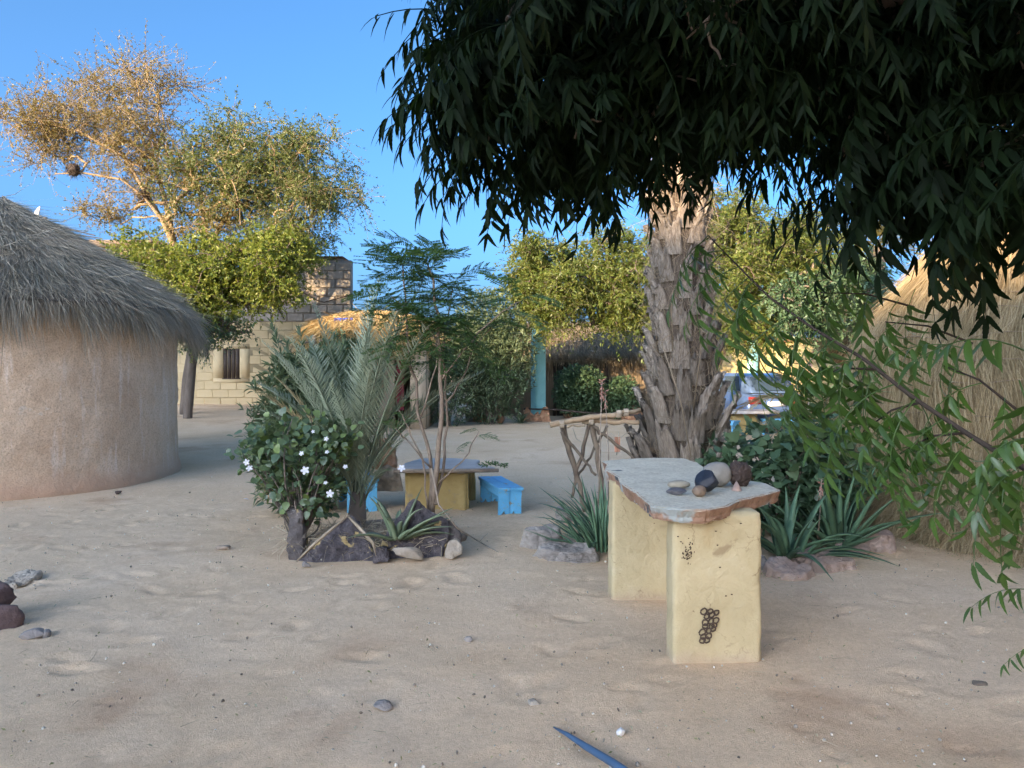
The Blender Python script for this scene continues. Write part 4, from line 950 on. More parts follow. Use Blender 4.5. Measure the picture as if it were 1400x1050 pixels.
upright('planter_stone', 'pale chipped stone at the island corner beside the sapling', [(596, 764), (600, 728), (612, 712), (624, 722), (628, 740), (624, 760)], 6.55, .2, M_BLACKP, 5, group=gpl)
upright('planter_stone', 'knobbly brown stone with a light tip at the island corner', [(612, 760), (614, 744), (622, 738), (630, 746), (630, 757)], 6.4, .12, M_MORTAR, 6, group=gpl)
mb = MB(); rock(mb, P(562, 757, 6.36), (.15, .06, .05), (0, .12, .05), 91, planes=7, rough=.3, sub=3); tag(link('mortar_lump', mb.mesh('mortar_lump'), M_MORTAR), 'pale lump of mortar at the foot of the spotted black stone', 'mortar')
upright('planter_stone', 'pointed pinkish stone standing behind the flowering shrub', [(360, 678), (362, 650), (369, 634), (377, 640), (381, 660), (382, 678)], 9.5, .22, M_TERRA, 7, group=gpl)
upright('planter_stone', 'squared red brown stone behind the aloe', [(506, 642), (508, 618), (520, 610), (538, 612), (541, 640)], 9.9, .25, M_TERRA, 8, group=gpl)
upright('planter_stone', 'small orange stone behind the young date palm', [(516, 612), (518, 600), (528, 598), (531, 612)], 10.4, .2, M_TERRA, 9, group=gpl)
upright('planter_stone', 'pale crumbling stone in front of the little yellow table', [(510, 672), (512, 646), (528, 636), (544, 642), (552, 672)], 8.9, .2, M_MORTAR, 10, group=gpl)
# soil and dead stalks inside the ring
mb = MB(); V, F = ico(4); q = V * np.array([.72, .62, .15]) * (1 + .2 * fbm(V, 3, 3, 9))[:, None] + (-1.2, 7.2, .0); mb.add(q, F)
so = link('soil', mb.mesh('soil', True), surf('soil', [(.3, (.22, .15, .10)), (.7, (.36, .27, .19))], 10, bump=(40, .8, .02)), kind='structure')
mb = MB(); n = 900; p0 = np.stack([rng.uniform(-1.95, -.6, n), rng.uniform(6.45, 7.2, n), rng.uniform(.05, .2, n)], 1); straw(mb, p0, rng.normal(size=(n, 3)) * np.array([1, 1, .5]) + (0, 0, .3), rng.uniform(.08, .3, n), .007, .4, curl=.3)
tag(link('dry_stalks', mb.mesh('dry_stalks'), strawm('dead_stalk', [(.26, .20, .13), (.42, .34, .24), (.5, .42, .32)]), kind='stuff'), 'tangle of dead stalks among the planter stones', 'dry stalks')
def strip(name, label, pts, w, mat, parent=None):
    q = np.array(pts); u = np.linspace(0, 1, len(q)); uu = np.linspace(0, 1, 16); q = np.stack([np.interp(uu, u, q[:, k]) for k in range(3)], 1)
    tn = nrm(np.gradient(q, axis=0)); sd = nrm(np.cross(tn, [0, -1., .4])); wd = w * np.clip(np.sin(PI * (uu * .85 + .12)), .15, 1)
    rows = np.stack([q - sd * wd[:, None] * .5, q + (0, -.012, .006), q + sd * wd[:, None] * .5, q + (0, .008, -.004)], 1); F = []
    for i in range(15):
        for j in range(4): F.append([4 * i + j, 4 * i + (j + 1) % 4, 4 * i + 4 + (j + 1) % 4, 4 * i + 4 + j])
    mb = MB(); mb.add(rows.reshape(-1, 3), F); return tag(link(name, mb.mesh(name, True), mat), label, 'dry leaf')
M_DRYLF = surf('dry_leaf', [(.3, (.24, .185, .125)), (.7, (.40, .33, .24))], 10, bump=(40, .6, .006), stretch=(1, 1, 1))
strip('dry_leaf', 'dead aloe leaf draped down the triangular black stone', [P(474, 704, 6.36), P(492, 722, 6.30), P(510, 742, 6.25), P(514, 760, 6.24)], .035, M_DRYLF)
strip('dry_leaf', 'long dead leaf lying along the edge of the triangular black stone', [P(405, 768, 6.25), P(428, 745, 6.28), P(455, 722, 6.3), P(478, 704, 6.33)], .03, M_DRYLF)

# ------------------------------------------------------------------ stone slab table
M_PLAS = surf('cream_plaster', [(.3, (.43, .345, .195)), (.55, (.51, .42, .25)), (.75, (.58, .50, .32))], 2.6, bump=(30, .5, .015), bump2=(8, .5, .03), rough=.85, spots=[(4, .60, .74, (.44, .33, .17)), (7, .66, .74, (.34, .26, .15)), (26, .72, .75, (.16, .11, .06))], cracks=(5, .02, (.26, .19, .10)), splash=(.10, (.42, .32, .22)))
M_SLAB_T = None
def slab_mat():
    m, t, o = nt('painted_slab'); v = coords(t); b = t.nodes.new('ShaderNodeBsdfPrincipled'); b.inputs['Roughness'].default_value = .75; b.inputs['Specular IOR Level'].default_value = .25
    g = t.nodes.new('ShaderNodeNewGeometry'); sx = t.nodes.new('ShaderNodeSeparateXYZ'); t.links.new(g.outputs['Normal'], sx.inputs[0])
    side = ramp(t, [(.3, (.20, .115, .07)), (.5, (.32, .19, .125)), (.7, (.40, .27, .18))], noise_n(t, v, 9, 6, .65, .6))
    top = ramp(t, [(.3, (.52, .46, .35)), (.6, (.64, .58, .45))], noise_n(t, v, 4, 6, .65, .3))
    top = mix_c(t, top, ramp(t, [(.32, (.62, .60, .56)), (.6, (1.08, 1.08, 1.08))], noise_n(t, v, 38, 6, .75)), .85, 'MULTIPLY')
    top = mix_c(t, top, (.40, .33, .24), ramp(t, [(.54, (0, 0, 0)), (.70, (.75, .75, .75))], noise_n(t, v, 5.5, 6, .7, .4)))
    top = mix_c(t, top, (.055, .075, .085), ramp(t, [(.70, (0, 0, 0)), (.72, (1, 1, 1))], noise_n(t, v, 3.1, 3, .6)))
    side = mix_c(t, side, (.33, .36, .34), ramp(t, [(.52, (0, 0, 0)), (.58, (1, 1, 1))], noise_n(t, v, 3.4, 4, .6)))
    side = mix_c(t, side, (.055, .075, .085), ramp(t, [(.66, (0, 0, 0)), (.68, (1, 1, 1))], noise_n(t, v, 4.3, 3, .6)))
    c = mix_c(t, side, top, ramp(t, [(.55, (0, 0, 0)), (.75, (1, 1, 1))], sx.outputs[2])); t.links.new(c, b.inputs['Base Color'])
    n1 = bump_n(t, noise_n(t, v, 26, 6, .7, .5), .5, .015); t.links.new(n1, b.inputs['Normal']); t.links.new(b.outputs[0], o.inputs[0]); return m
M_SLAB = slab_mat()
tb = thing('stone_slab_table', 'irregular painted stone slab resting on two cream plastered legs', 'table', (1.1, 4.9, 0))
def leg(corner_px, corner, w, d, h, yaw, seed):
    cs = .02; nx_, ny_, nz_ = int(w / cs), int(d / cs), int(h / cs); dim = np.array([w, d, h]); nn = (nx_, ny_, nz_); bm = bmesh.new(); key = {}
    def gv(i, j, k):
        if (i, j, k) not in key: key[(i, j, k)] = bm.verts.new(((i / nx_ - .5) * w, (j / ny_ - .5) * d, (k / nz_ - .5) * h))
        return key[(i, j, k)]
    for ax in range(3):
        b, c = [(1, 2), (0, 2), (0, 1)][ax]
        for end in (0, nn[ax]):
            for i in range(nn[b]):
                for j in range(nn[c]):
                    q = []
                    for di, dj in ((0, 0), (1, 0), (1, 1), (0, 1)):
                        p = [0, 0, 0]; p[ax] = end; p[b] = i + di; p[c] = j + dj; q.append(gv(*p))
                    bm.faces.new(q)
    bmesh.ops.recalc_face_normals(bm, faces=bm.faces[:])
    V = np.array([v.co[:] for v in bm.verts]); rr = .014; inner = np.clip(V, -(dim / 2 - rr), dim / 2 - rr); o_ = V - inner; N = nrm(o_); V = inner + N * rr
    edge = np.clip((np.abs(o_) > .003).sum(1) - 1, 0, 1)
    dd = .010 * fbm(V + seed, 3.2, 3, seed) + .005 * fbm(V + seed, 14, 3, seed + 1) + .0022 * fbm(V + seed, 45, 2, seed + 2) - edge * .010 * np.clip(fbm(V + seed, 7, 3, seed + 4), 0, 1) * 2
    V = V + N * dd[:, None]; V[:, 0] *= 1 + .02 * (-V[:, 2]); V[:, 2] += h / 2 - .04
    V[:, 0] += w / 2; V[:, 1] += d / 2
    V = V @ rotz(yaw).T + np.array([corner[0], corner[1], 0])
    for v, p in zip(bm.verts, V): v.co = p
    return bm_mesh('leg', bm, True)
leg1 = link('leg', leg(None, (.878, 4.17), .49, .15, .86, .06, 3), M_PLAS, tb, label='near cream leg with a mud wasp nest on its face')
# second leg turned a little away
leg2 = link('leg', leg(None, (.695, 5.30), .52, .17, .86, .08, 5), M_PLAS, tb, label='far cream leg of the slab table')
ol = [(.72, 6.12), (.90, 6.30), (1.18, 6.36), (1.42, 6.30), (1.46, 6.05), (1.43, 5.70), (1.50, 5.30), (1.62, 4.95), (1.64, 4.66), (1.45, 4.46), (1.28, 4.30), (1.15, 4.10), (1.02, 4.00), (.88, 4.02), (.745, 4.12), (.735, 4.30), (.74, 4.55), (.70, 4.85), (.72, 5.20), (.68, 5.60), (.735, 5.90)]
bm = prism_rock([(x, y) for x, y in ol], .085, Matrix.Translation((0, 0, .79)), 5, rough=.016, cuts=5, bevel=.014, freq=5, taper=1.0)
for v in bm.verts:
    if v.co.z > .83: v.co.z = .868 + (v.co.z - .868) * .25
    else:
        c = Vector((1.1, 5.1, v.co.z)); v.co = c + (v.co - c) * .975
link('tabletop', bm_mesh('tabletop', bm, False), M_SLAB, tb)
# mud wasp cells on the near leg
M_WASP = surf('dried_mud', [(.3, (.05, .032, .024)), (.7, (.10, .065, .045))], 20, bump=(60, .6, .004))
def on_leg(px, py, off=.0):
    Y = 4.17 + (px - 921) / 116 * .035; p = P(px, py, Y); p[1] -= off; return p
mb = MB(); r4 = np.random.default_rng(4)
cells = [(962, 835), (970, 835), (966, 842), (974, 841), (978, 836), (963, 849), (971, 848), (977, 847), (964, 856), (971, 855), (976, 853), (960, 863), (967, 862), (973, 860), (961, 870), (967, 868), (966, 874), (960, 875)]
for (x, y) in cells:
    x += r4.normal(0, .9); y += r4.normal(0, .8); q_ = r4.uniform(.8, 1.15)
    c = on_leg(x, y, .016); a = np.linspace(0, 2 * PI, 11); ring = np.stack([c[0] + .0155 * q_ * np.cos(a), np.full(11, c[1]) + r4.normal(0, .001), c[2] + .0150 * q_ * np.sin(a + .2)], 1); ring += np.stack([r4.normal(0, .0012, 11), 0 * a, r4.normal(0, .0012, 11)], 1); ring[-1] = ring[0]; tube(mb, ring, .0046, 5, False)
nest = link('wasp_nest', mb.mesh('wasp_nest', True), M_WASP, leg1)
mb = MB(); r4 = np.random.default_rng(4)
for k in range(46):
    x, y = 940 + r4.normal(0, 4.2), 755 + r4.normal(0, 6.5); rock(mb, on_leg(x, y, .010), (.004 * r4.uniform(.5, 1.4), .003, .005 * r4.uniform(.5, 1.5)), seed=k, sub=1)
for (x, y) in ((984, 775), (992, 814), (1000, 812), (978, 726), (980, 745), (930, 740), (926, 733), (1012, 715)): rock(mb, on_leg(x, y, .010), (.007, .003, .004), seed=x, sub=1)
link('mud_spatter', mb.mesh('mud_spatter'), M_WASP, leg1)

# stones lying on the slab
ZT = .872
def tstone(label, px, py_bot, w, h, dep, mat, seed, kind='round', rough=.03, rz=0.0, name='stone'):
    w, h, dep = w * .9, h * .9, dep * .9
    Y = (CAM_H - ZT) * FPX / (py_bot - HOR) + dep * .5; s = Y / FPX; c = np.array([(px - 700) / FPX * Y, Y, ZT + h * s / 2 - .002]); mb = MB()
    if kind == 'round':
        V, F = ico(4); V0 = V; V = np.sign(V) * np.abs(V) ** .92; q = V * np.array([w * s / 2, dep / 2, h * s / 2]) * (1 + rough * fbm(V, 1.6, 3, seed))[:, None]; q = q @ rot3(0, 0, rz).T + c; mb.add(q, F)
    elif kind == 'facet': rock(mb, c, (w * s / 2, dep / 2, h * s / 2), (.1, 0, rz), seed, planes=12, rough=rough, sub=4, sharp=(.6, 1.0))
    elif kind == 'lava':
        V, F = ico(5); d = 1 + .30 * fbm(V, 4, 4, seed) + .14 * np.abs(fbm(V, 9, 3, seed + 2)); mb.add(V * d[:, None] * np.array([w * s / 2, dep / 2, h * s / 2]) + c, F)
    else:
        a = np.arange(7) * 2 * PI / 7; r = w * s / 2; bot = np.stack([c[0] + r * np.cos(a), c[1] + r * np.sin(a), np.full(7, ZT)], 1); mid_ = bot.copy(); mid_[:, :2] = c[:2] + (bot[:, :2] - c[:2]) * .93; mid_[:, 2] = ZT + .15 * h * s
        top = np.array([[c[0], c[1], ZT + h * s]]); mb.add(np.concatenate([bot, mid_, top]), [[i, (i + 1) % 7, 7 + (i + 1) % 7, 7 + i] for i in range(7)]); k = mb.n - 15; mb.f.append(np.array([[k + 7 + i, k + 7 + (i + 1) % 7, k + 14] for i in range(7)]))
    return tag(link(name, mb.mesh(name, kind in ('round', 'lava')), mat), label, 'stone', 'stones laid out on the slab table')
TS = .86
M_S1 = surf('pebble_olive', [(.3, (.22, .185, .13)), (.7, (.33, .29, .22))], 16, rough=.7, bump=(40, .3, .004))
M_S2 = surf('slate_dark', [(.3, (.06, .058, .064)), (.7, (.12, .115, .12))], 12, rough=.5, bump=(30, .6, .008))
M_S3 = surf('pebble_brown', [(.3, (.16, .11, .075)), (.7, (.25, .175, .12))], 14, rough=.6, bump=(40, .2, .003))
M_S4 = surf('flint_blue_black', [(.3, (.010, .013, .02)), (.7, (.028, .033, .045))], 7, rough=.5, bump=(18, .4, .008), spec=.35)
M_S5 = surf('pebble_grey', [(.3, (.19, .18, .155)), (.6, (.27, .25, .215)), (.8, (.33, .26, .19))], 5, rough=.7, bump=(40, .2, .003))
M_S6 = surf('lava_brown', [(.3, (.035, .024, .02)), (.7, (.09, .062, .05))], 14, rough=.9, bump=(40, 1, .01))
M_S7 = surf('shell_pink', [(.3, (.36, .24, .19)), (.7, (.52, .38, .31))], 14, rough=.6, bump=(40, .4, .003))
tstone('flat olive brown pebble lying behind the dark slate chip', 928, 669, 36, 13, .08, M_S1, 1, rough=.14, rz=.1)
tstone('thin dark slate chip on the slab edge', 925, 678, 31, 11, .09, M_S2, 2, 'facet', .05)
tstone('small rounded brown pebble beside the slate chip', 956, 680, 21, 17, .09, M_S3, 3, rough=.14)
tstone('large faceted blue black stone on the slab', 967, 677, 38, 36, .16, M_S4, 14, 'facet', .03, .4)
tstone('smooth grey cobble behind the blue black stone', 980, 667, 42, 38, .16, M_S5, 5, rough=.16, rz=-.2)
tstone('rough porous dark brown lava stone on the slab', 1011, 666, 34, 36, .15, M_S6, 6, 'lava')
tstone('little pink cone shaped stone on the slab', 1007, 672, 16, 15, .08, M_S7, 7, 'cone')

# ------------------------------------------------------------------ low yellow table and blue benches in the yard
M_YPL = surf('ochre_plaster', [(.3, (.36, .25, .09)), (.7, (.50, .37, .16))], 4, bump=(18, .5, .02), rough=.85, spots=[(6, .6, .7, (.30, .25, .17))])
def low_table(name, label, legs, outline, z, th, seed, mat_leg, cat='table'):
    c = np.mean(outline, axis=0); t = thing(name, label, cat, (c[0], c[1], 0))
    for (x0, y0, x1, y1, s) in legs:
        bm = bmesh.new(); bmesh.ops.create_cube(bm, size=1); bmesh.ops.scale(bm, vec=(x1 - x0, y1 - y0, z + .03), verts=bm.verts[:]); bmesh.ops.bevel(bm, geom=bm.edges[:], offset=.02, segments=2, affect='EDGES')
        bmesh.ops.triangulate(bm, faces=bm.faces[:])
        for k in range(4):
            es = [e for e in bm.edges if e.calc_length() > .05]
            if es: bmesh.ops.subdivide_edges(bm, edges=es, cuts=1); bmesh.ops.triangulate(bm, faces=[f for f in bm.faces if len(f.verts) > 3])
        V = np.array([v.co[:] for v in bm.verts]); d = .012 * fbm(V + s, 4, 3, s)
        for v, q, e in zip(bm.verts, V, d): v.co = Vector(q) * (1 + e / .2) + Vector(((x0 + x1) / 2, (y0 + y1) / 2, z / 2 - .02))
        link('leg', bm_mesh('leg', bm, True), mat_leg, t)
    bm = prism_rock(outline, th, Matrix.Translation((0, 0, z)), seed, rough=.012, cuts=4, bevel=.012, taper=1.0)
    for v in bm.verts:
        if v.co.z > z + th * .5: v.co.z = z + th + (v.co.z - z - th) * .3
    link('tabletop', bm_mesh('tabletop', bm), M_SLAB2, t); return t
M_SLAB2 = surf('grey_slab', [(.3, (.42, .37, .33)), (.7, (.55, .50, .45))], 5, bump=(26, .5, .015), spots=[(5, .64, .7, (.30, .20, .15))])
low_table('low_table', 'low ochre plastered table with pale stone top behind the sapling', [(-1.22, 8.75, -.50, 8.95, 2), (-1.15, 9.35, -.45, 9.5, 4)],
          [(-1.30, 8.66), (-.95, 8.60), (-.55, 8.63), (-.18, 8.72), (-.22, 8.85), (-.42, 9.1), (-.40, 9.5), (-.75, 9.72), (-1.15, 9.68), (-1.28, 9.2)], .435, .045, 6, M_YPL)
mb = MB(); tube(mb, [(-1.32, 8.58, .465), (-.6, 8.56, .470), (-.15, 8.60, .468)], [.022, .024, .02], 8); tag(link('wooden_pole', mb.mesh('wooden_pole', True), M_WOOD), 'short rough pole lying along the low table edge', 'pole')
mb = MB(); c0 = np.array([-.35, 8.62, .50]); tube(mb, [c0, c0 + (.12, 0, .04), c0 + (.3, 0, .0)], .004, 4); n = 60; u = rng.uniform(0, 1, n); stamp(mb, *leaf_t(.35), frames(rng.normal(size=(n, 3)) * (1, .6, .4)), c0 + np.stack([.3 * u, rng.normal(0, .02, n), .02 + .03 * np.sin(PI * u)], 1), np.full(n, .05))
tag(link('leafy_sprig', mb.mesh('leafy_sprig'), ML_FEATH), 'green leafy sprig lying on the low table corner', 'sprig')
def bench(label, p0, p1, w, h, seed, name='low_bench', group='low blue benches in the yard'):
    p0, p1 = np.array(p0, float), np.array(p1, float); L = np.linalg.norm(p1 - p0); a = math.atan2(*(p1 - p0)[::-1]); c = (p0 + p1) / 2
    t = thing(name, label, 'bench', (c[0], c[1], 0), group); M = Matrix.Translation((c[0], c[1], 0)) @ Matrix.Rotation(a, 4, 'Z'); r = random.Random(seed)
    def bev(lo, hi, mat_=M):
        bm = bmesh.new(); bmesh.ops.create_cube(bm, size=1); bmesh.ops.scale(bm, vec=[b - a_ for a_, b in zip(lo, hi)], verts=bm.verts[:]); bmesh.ops.translate(bm, verts=bm.verts[:], vec=[(a_ + b) / 2 for a_, b in zip(lo, hi)])
        bmesh.ops.bevel(bm, geom=bm.edges[:], offset=.005, segments=2, affect='EDGES'); bmesh.ops.transform(bm, matrix=mat_, verts=bm.verts[:]); return bm
    for k in range(2):
        y0, y1 = ((-w / 2, -.003), (.003, w / 2))[k]; link('seat_plank', bm_mesh('seat_plank', bev((-L / 2, y0, h - .035), (L / 2, y1, h + r.uniform(-.002, .002)))), M_BLUE, t)
    for sx in (-1, 1):                                  # plank ends with a notched foot
        x = sx * (L / 2 - .06)
        for k in range(2):
            y0, y1 = ((-w / 2 + .015, -.004), (.004, w / 2 - .015))[k]; hw = (y1 - y0)
            prof = [(y0, -.02), (y0 + hw * (.5 if k == 0 else .28), -.02), (y0 + hw * (.68 if k == 0 else .5), .045), (y0 + hw * (.86 if k == 0 else .75), -.0), (y1, .01 if k == 0 else -.02), (y1, h - .03), (y0, h - .03)]
            bm = bmesh.new(); va = [bm.verts.new((x - .014, q, z)) for q, z in prof]; vb = [bm.verts.new((x + .014, q, z)) for q, z in prof]; n = len(prof)
            bm.faces.new(va[::-1]); bm.faces.new(vb)
            for i in range(n): bm.faces.new((va[i], va[(i + 1) % n], vb[(i + 1) % n], vb[i]))
            bmesh.ops.recalc_face_normals(bm, faces=bm.faces[:]); bmesh.ops.transform(bm, matrix=M, verts=bm.verts[:]); link('leg_plank', bm_mesh('leg_plank', bm), M_BLUE, t)
    for sy in (-1, 1):
        link('rail', bm_mesh('rail', bev((-L / 2 + .04, sy * (w / 2 - .02) - .01, h - .10), (L / 2 - .04, sy * (w / 2 - .02) + .01, h - .036))), M_BLUE, t)
    return t
bench('low sky blue wooden bench standing clear beside the ochre table', (-.01, 8.42), (-.27, 9.35), .29, .30, 1)
bench('sky blue wooden bench half hidden behind the flowering shrub', (-1.66, 8.55), (-1.95, 9.4), .36, .38, 2)

# ------------------------------------------------------------------ date palm trunk
PT = np.array([1.80, 8.0, 0])
palm = thing('date_palm', 'stout date palm trunk bristling with grey cut leaf bases', 'palm', (PT[0], PT[1], .05))
M_BOOT = surf('leaf_base', [(.3, (.15, .115, .085)), (.5, (.26, .215, .17)), (.72, (.40, .345, .28))], 3.0, detail=6, bump=(10, .9, .02), stretch=(16, 16, 1.4), island=.38, rough=.9)
M_FIBRE = strawm('palm_fibre', [(.16, .12, .08), (.26, .20, .14), (.36, .29, .21)], .1)
def pr(z): return np.interp(z, [0, .8, 1.6, 3.0, 6.2], [.36, .36, .31, .27, .26])
def pc(z): return PT + np.stack([np.interp(z, [0, 1, 3, 6.2], [.0, .0, -.05, -.02]), np.interp(z, [0, 6.2], [0, .1]), z], -1)
zs = np.linspace(-.1, 6.3, 60); mb = MB(); tube(mb, np.array([pc(z) for z in zs]), np.array([pr(z) * .92 for z in zs]), 18); trunk = link('trunk', mb.mesh('trunk', True), surf('palm_core', [(.3, (.07, .05, .035)), (.7, (.15, .115, .085))], 8, bump=(20, .8, .02), stretch=(6, 6, 1)), palm)
def boot(seed, L, w0, w1):
    r = np.random.default_rng(seed); nc, nr = 9, 7; mb = MB(); u = np.linspace(-1, 1, nc); rows_o, rows_i = [], []
    tip = 1 - .30 * r.uniform(0, 1, nc) ** 1.3
    for k in range(nr):
        v = k / (nr - 1); w = w0 + (w1 - w0) * v ** .7; th = .055 * (1 - .55 * v)
        x = v * L * (tip if k == nr - 1 else 1 - (1 - tip) * v * .5)
        y = u * w / 2; rib = .010 * r.normal(size=nc)
        out = th * (1 - .5 * u ** 2) + rib * (.4 + v) + .05 * v * v * L
        rows_o.append(np.stack([out, y, x * np.ones(nc)], 1)); rows_i.append(np.stack([out - th * .8 - .012, y * .96, x * np.ones(nc) - .004], 1))
    V = np.concatenate(rows_o + rows_i); F = []; o = nr * nc
    for i in range(nr - 1):
        for j in range(nc - 1): F.append([i * nc + j, i * nc + j + 1, (i + 1) * nc + j + 1, (i + 1) * nc + j]); F.append([o + i * nc + j, o + (i + 1) * nc + j, o + (i + 1) * nc + j + 1, o + i * nc + j + 1])
        for j in (0, nc - 1): q = [i * nc + j, (i + 1) * nc + j, o + (i + 1) * nc + j, o + i * nc + j]; F.append(q if j == 0 else q[::-1])
    for j in range(nc - 1): F.append([(nr - 1) * nc + j, (nr - 1) * nc + j + 1, o + (nr - 1) * nc + j + 1, o + (nr - 1) * nc + j])
    mb.add(V, F); m = mb.mesh('leaf_base'); m.materials.append(M_BOOT); return m
BT = [boot(k, 1.0, .30, .15) for k in range(4)] + [boot(k + 7, 1.0, .24, .20) for k in range(3)]
rb = random.Random(19); k = 0; z = -.05
while z < 6.1:
    a = k * 2.399 + rb.uniform(-.2, .2); low = max(0, 1 - z / 1.9); L = (.36 + .30 * low) * rb.uniform(.75, 1.15); W = (.68 + .22 * low) * rb.uniform(.8, 1.15)
    tilt = .14 + .26 * low + rb.uniform(-.06, .10); c = pc(z); r0 = float(pr(z)) - .045
    M = Matrix.Translation(c) @ Matrix.Rotation(a, 4, 'Z') @ Matrix.Translation((r0, 0, 0)) @ Matrix.Rotation(tilt, 4, 'Y') @ Matrix.Rotation(rb.uniform(-.12, .12), 4, 'X') @ Matrix.Diagonal((1, W, L, 1))
    place('leaf_base', rb.choice(BT), trunk, M); z += .034; k += 1
mb = MB(); n = 5200; z = rng.uniform(0, 4.5, n); a = rng.uniform(-PI, 0.6, n); c = np.array([pc(q) for q in z]); p0 = c + np.stack([np.cos(a), np.sin(a), 0 * a], 1) * (pr(z) + rng.uniform(-.02, .06, n))[:, None]
d = np.stack([np.cos(a) * .35, np.sin(a) * .35, rng.normal(.25, .8, n)], 1) + rng.normal(0, .35, (n, 3)); straw(mb, p0, d, rng.uniform(.06, .28, n), rng.uniform(.003, .007, n), .3, curl=.35)
for (x0, y0, x1, y1, x2, y2) in ((905, 470, 930, 545, 945, 625), (960, 420, 958, 480, 948, 560), (925, 390, 918, 420, 920, 480)):
    tube(mb, [P(x0, y0, 7.5), P(x1, y1, 7.38), P(x2, y2, 7.40)], .006, 5)
link('fibre', mb.mesh('fibre'), M_FIBRE, trunk, kind='stuff')
FR_P = [frond_mesh('palm_frond', 3.0, e0, e1, 40, .42, .03, seed=90 + k, rach=.03) for k, (e0, e1) in enumerate(((82, 30), (62, -10), (45, -30)))]
for m in FR_P: m.materials.append(ML_PALM)
palm_head(palm, Vector(tuple(pc(6.2))), 24, FR_P, 1.0, 6)

# ------------------------------------------------------------------ bed round the palm: stones, aloes, leafy bush, stick fence
M_LEDGE = surf('ledge_stone', [(.3, (.17, .145, .125)), (.55, (.30, .265, .23)), (.75, (.42, .38, .33))], 3.5, bump=(16, .9, .03), stretch=(1, 1, 3), spots=[(2.2, .64, .72, (.36, .20, .11))])
M_PINKR = surf('pink_stone', [(.3, (.27, .19, .15)), (.7, (.42, .32, .26))], 4, bump=(20, .8, .02), spots=[(4, .62, .7, (.28, .26, .25))])
gb = 'flat stones edging the palm bed'
def flat_rock(label, px, pyb, w, h, dep, mat, seed, rz=0.0, tilt=0.0, roll=0.0, name='edging_stone'):
    g = G(px, pyb); s = g[1] / FPX; r = random.Random(seed); n = 9
    out = [(w * s / 2 * math.cos(2 * PI * k / n) * r.uniform(.8, 1.12), dep / 2 * math.sin(2 * PI * k / n) * r.uniform(.8, 1.12)) for k in range(n)]
    M = Matrix.Translation((g[0], g[1] + dep / 2, g[2] - .03)) @ Matrix.Rotation(rz, 4, 'Z') @ Matrix.Rotation(tilt, 4, 'X') @ Matrix.Rotation(roll, 4, 'Y')
    bm = prism_rock(out, h * s + .03, M, seed, rough=.045, cuts=4, bevel=.006, freq=5, taper=.86); return tag(link(name, bm_mesh(name, bm), mat), label, 'stone', gb)
flat_rock('thick layered stone with a rusty side at the bed corner', 742, 752, 62, 24, .34, M_LEDGE, 3, .1, .05, .03)
flat_rock('long grey layered stone in front of the spiky aloe', 778, 770, 96, 17, .36, M_LEDGE, 4, .08, .12, -.02)
flat_rock('small round grey stone behind the layered stones', 772, 716, 22, 18, .2, M_LEDGE, 5)
flat_rock('pale tilted flag stone right of the slab table leg', 1088, 794, 76, 13, .36, M_PINKR, 6, -.15, .22, .05)
flat_rock('broad pinkish flat stone half buried before the aloe', 1140, 785, 92, 15, .55, M_PINKR, 7, .2, .10)
flat_rock('sloping purple grey stone near the straw dome', 1180, 764, 64, 14, .45, M_PINKR, 8, -.4, .25, .15)
flat_rock('blocky pink stone at the foot of the straw dome', 1212, 757, 60, 24, .42, M_PINKR, 9, .3, .05, .08)
flat_rock('little grey stone beside the table leg in the bed', 1046, 778, 22, 14, .2, M_LEDGE, 10)
tuft('spiky_aloe', 'clump of narrow spiky aloe leaves left of the slab table', 'aloe', (.80, 6.75, .03), 80, .60, .040, ML_ALOEB, 71, thick=.010, rad=.24, droop=(.0, .7), segs=6)
tuft('spiky_aloe', 'tall narrow aloe clump behind the slab table corner', 'aloe', (.88, 7.3, .05), 34, .66, .04, ML_ALOEB, 72, thick=.010, rad=.16, droop=(.0, .5), segs=6)
tuft('broad_aloe', 'sprawling aloe with broad blue green leaves beside the slab table leg', 'aloe', (2.30, 6.45, .03), 30, .72, .075, ML_ALOEB, 73, thick=.014, rad=.16, droop=(.3, 1.1), segs=8)
tuft('broad_aloe', 'large pointed aloe beside the foot of the straw dome', 'aloe', (2.85, 6.75, .03), 26, .85, .085, ML_ALOEB, 74, thick=.016, rad=.12, droop=(.0, .5), segs=8)
ivy_v, ivy_f = leaf_detail(1.0, [0, .06, .28, .42, .6, 1], [.1, .8, 1.05, .62, .68, .02], bend=.25, fold=.06)
bush('broadleaf_bush', 'dark broad leaved bush filling the bed behind the slab table', 'bush', (2.55, 7.4, .05), (2.62, 7.25, .58), (.85, .55, .55), 22, 1500, .105, .95, ML_DARK, 75, tmpl=(ivy_v, ivy_f), lump=.3, edge=.4)
bush('broadleaf_bush', 'small broad leaved bush rising behind the straw dome edge', 'bush', (2.95, 7.7, .05), (3.0, 7.6, .75), (.42, .4, .45), 10, 420, .10, .95, ML_DARK, 76, tmpl=(ivy_v, ivy_f))
M_AFL = leafm('aloe_flower', [(.42, .19, .15), (.5, .27, .22)], .2, (.5, .3, .2))
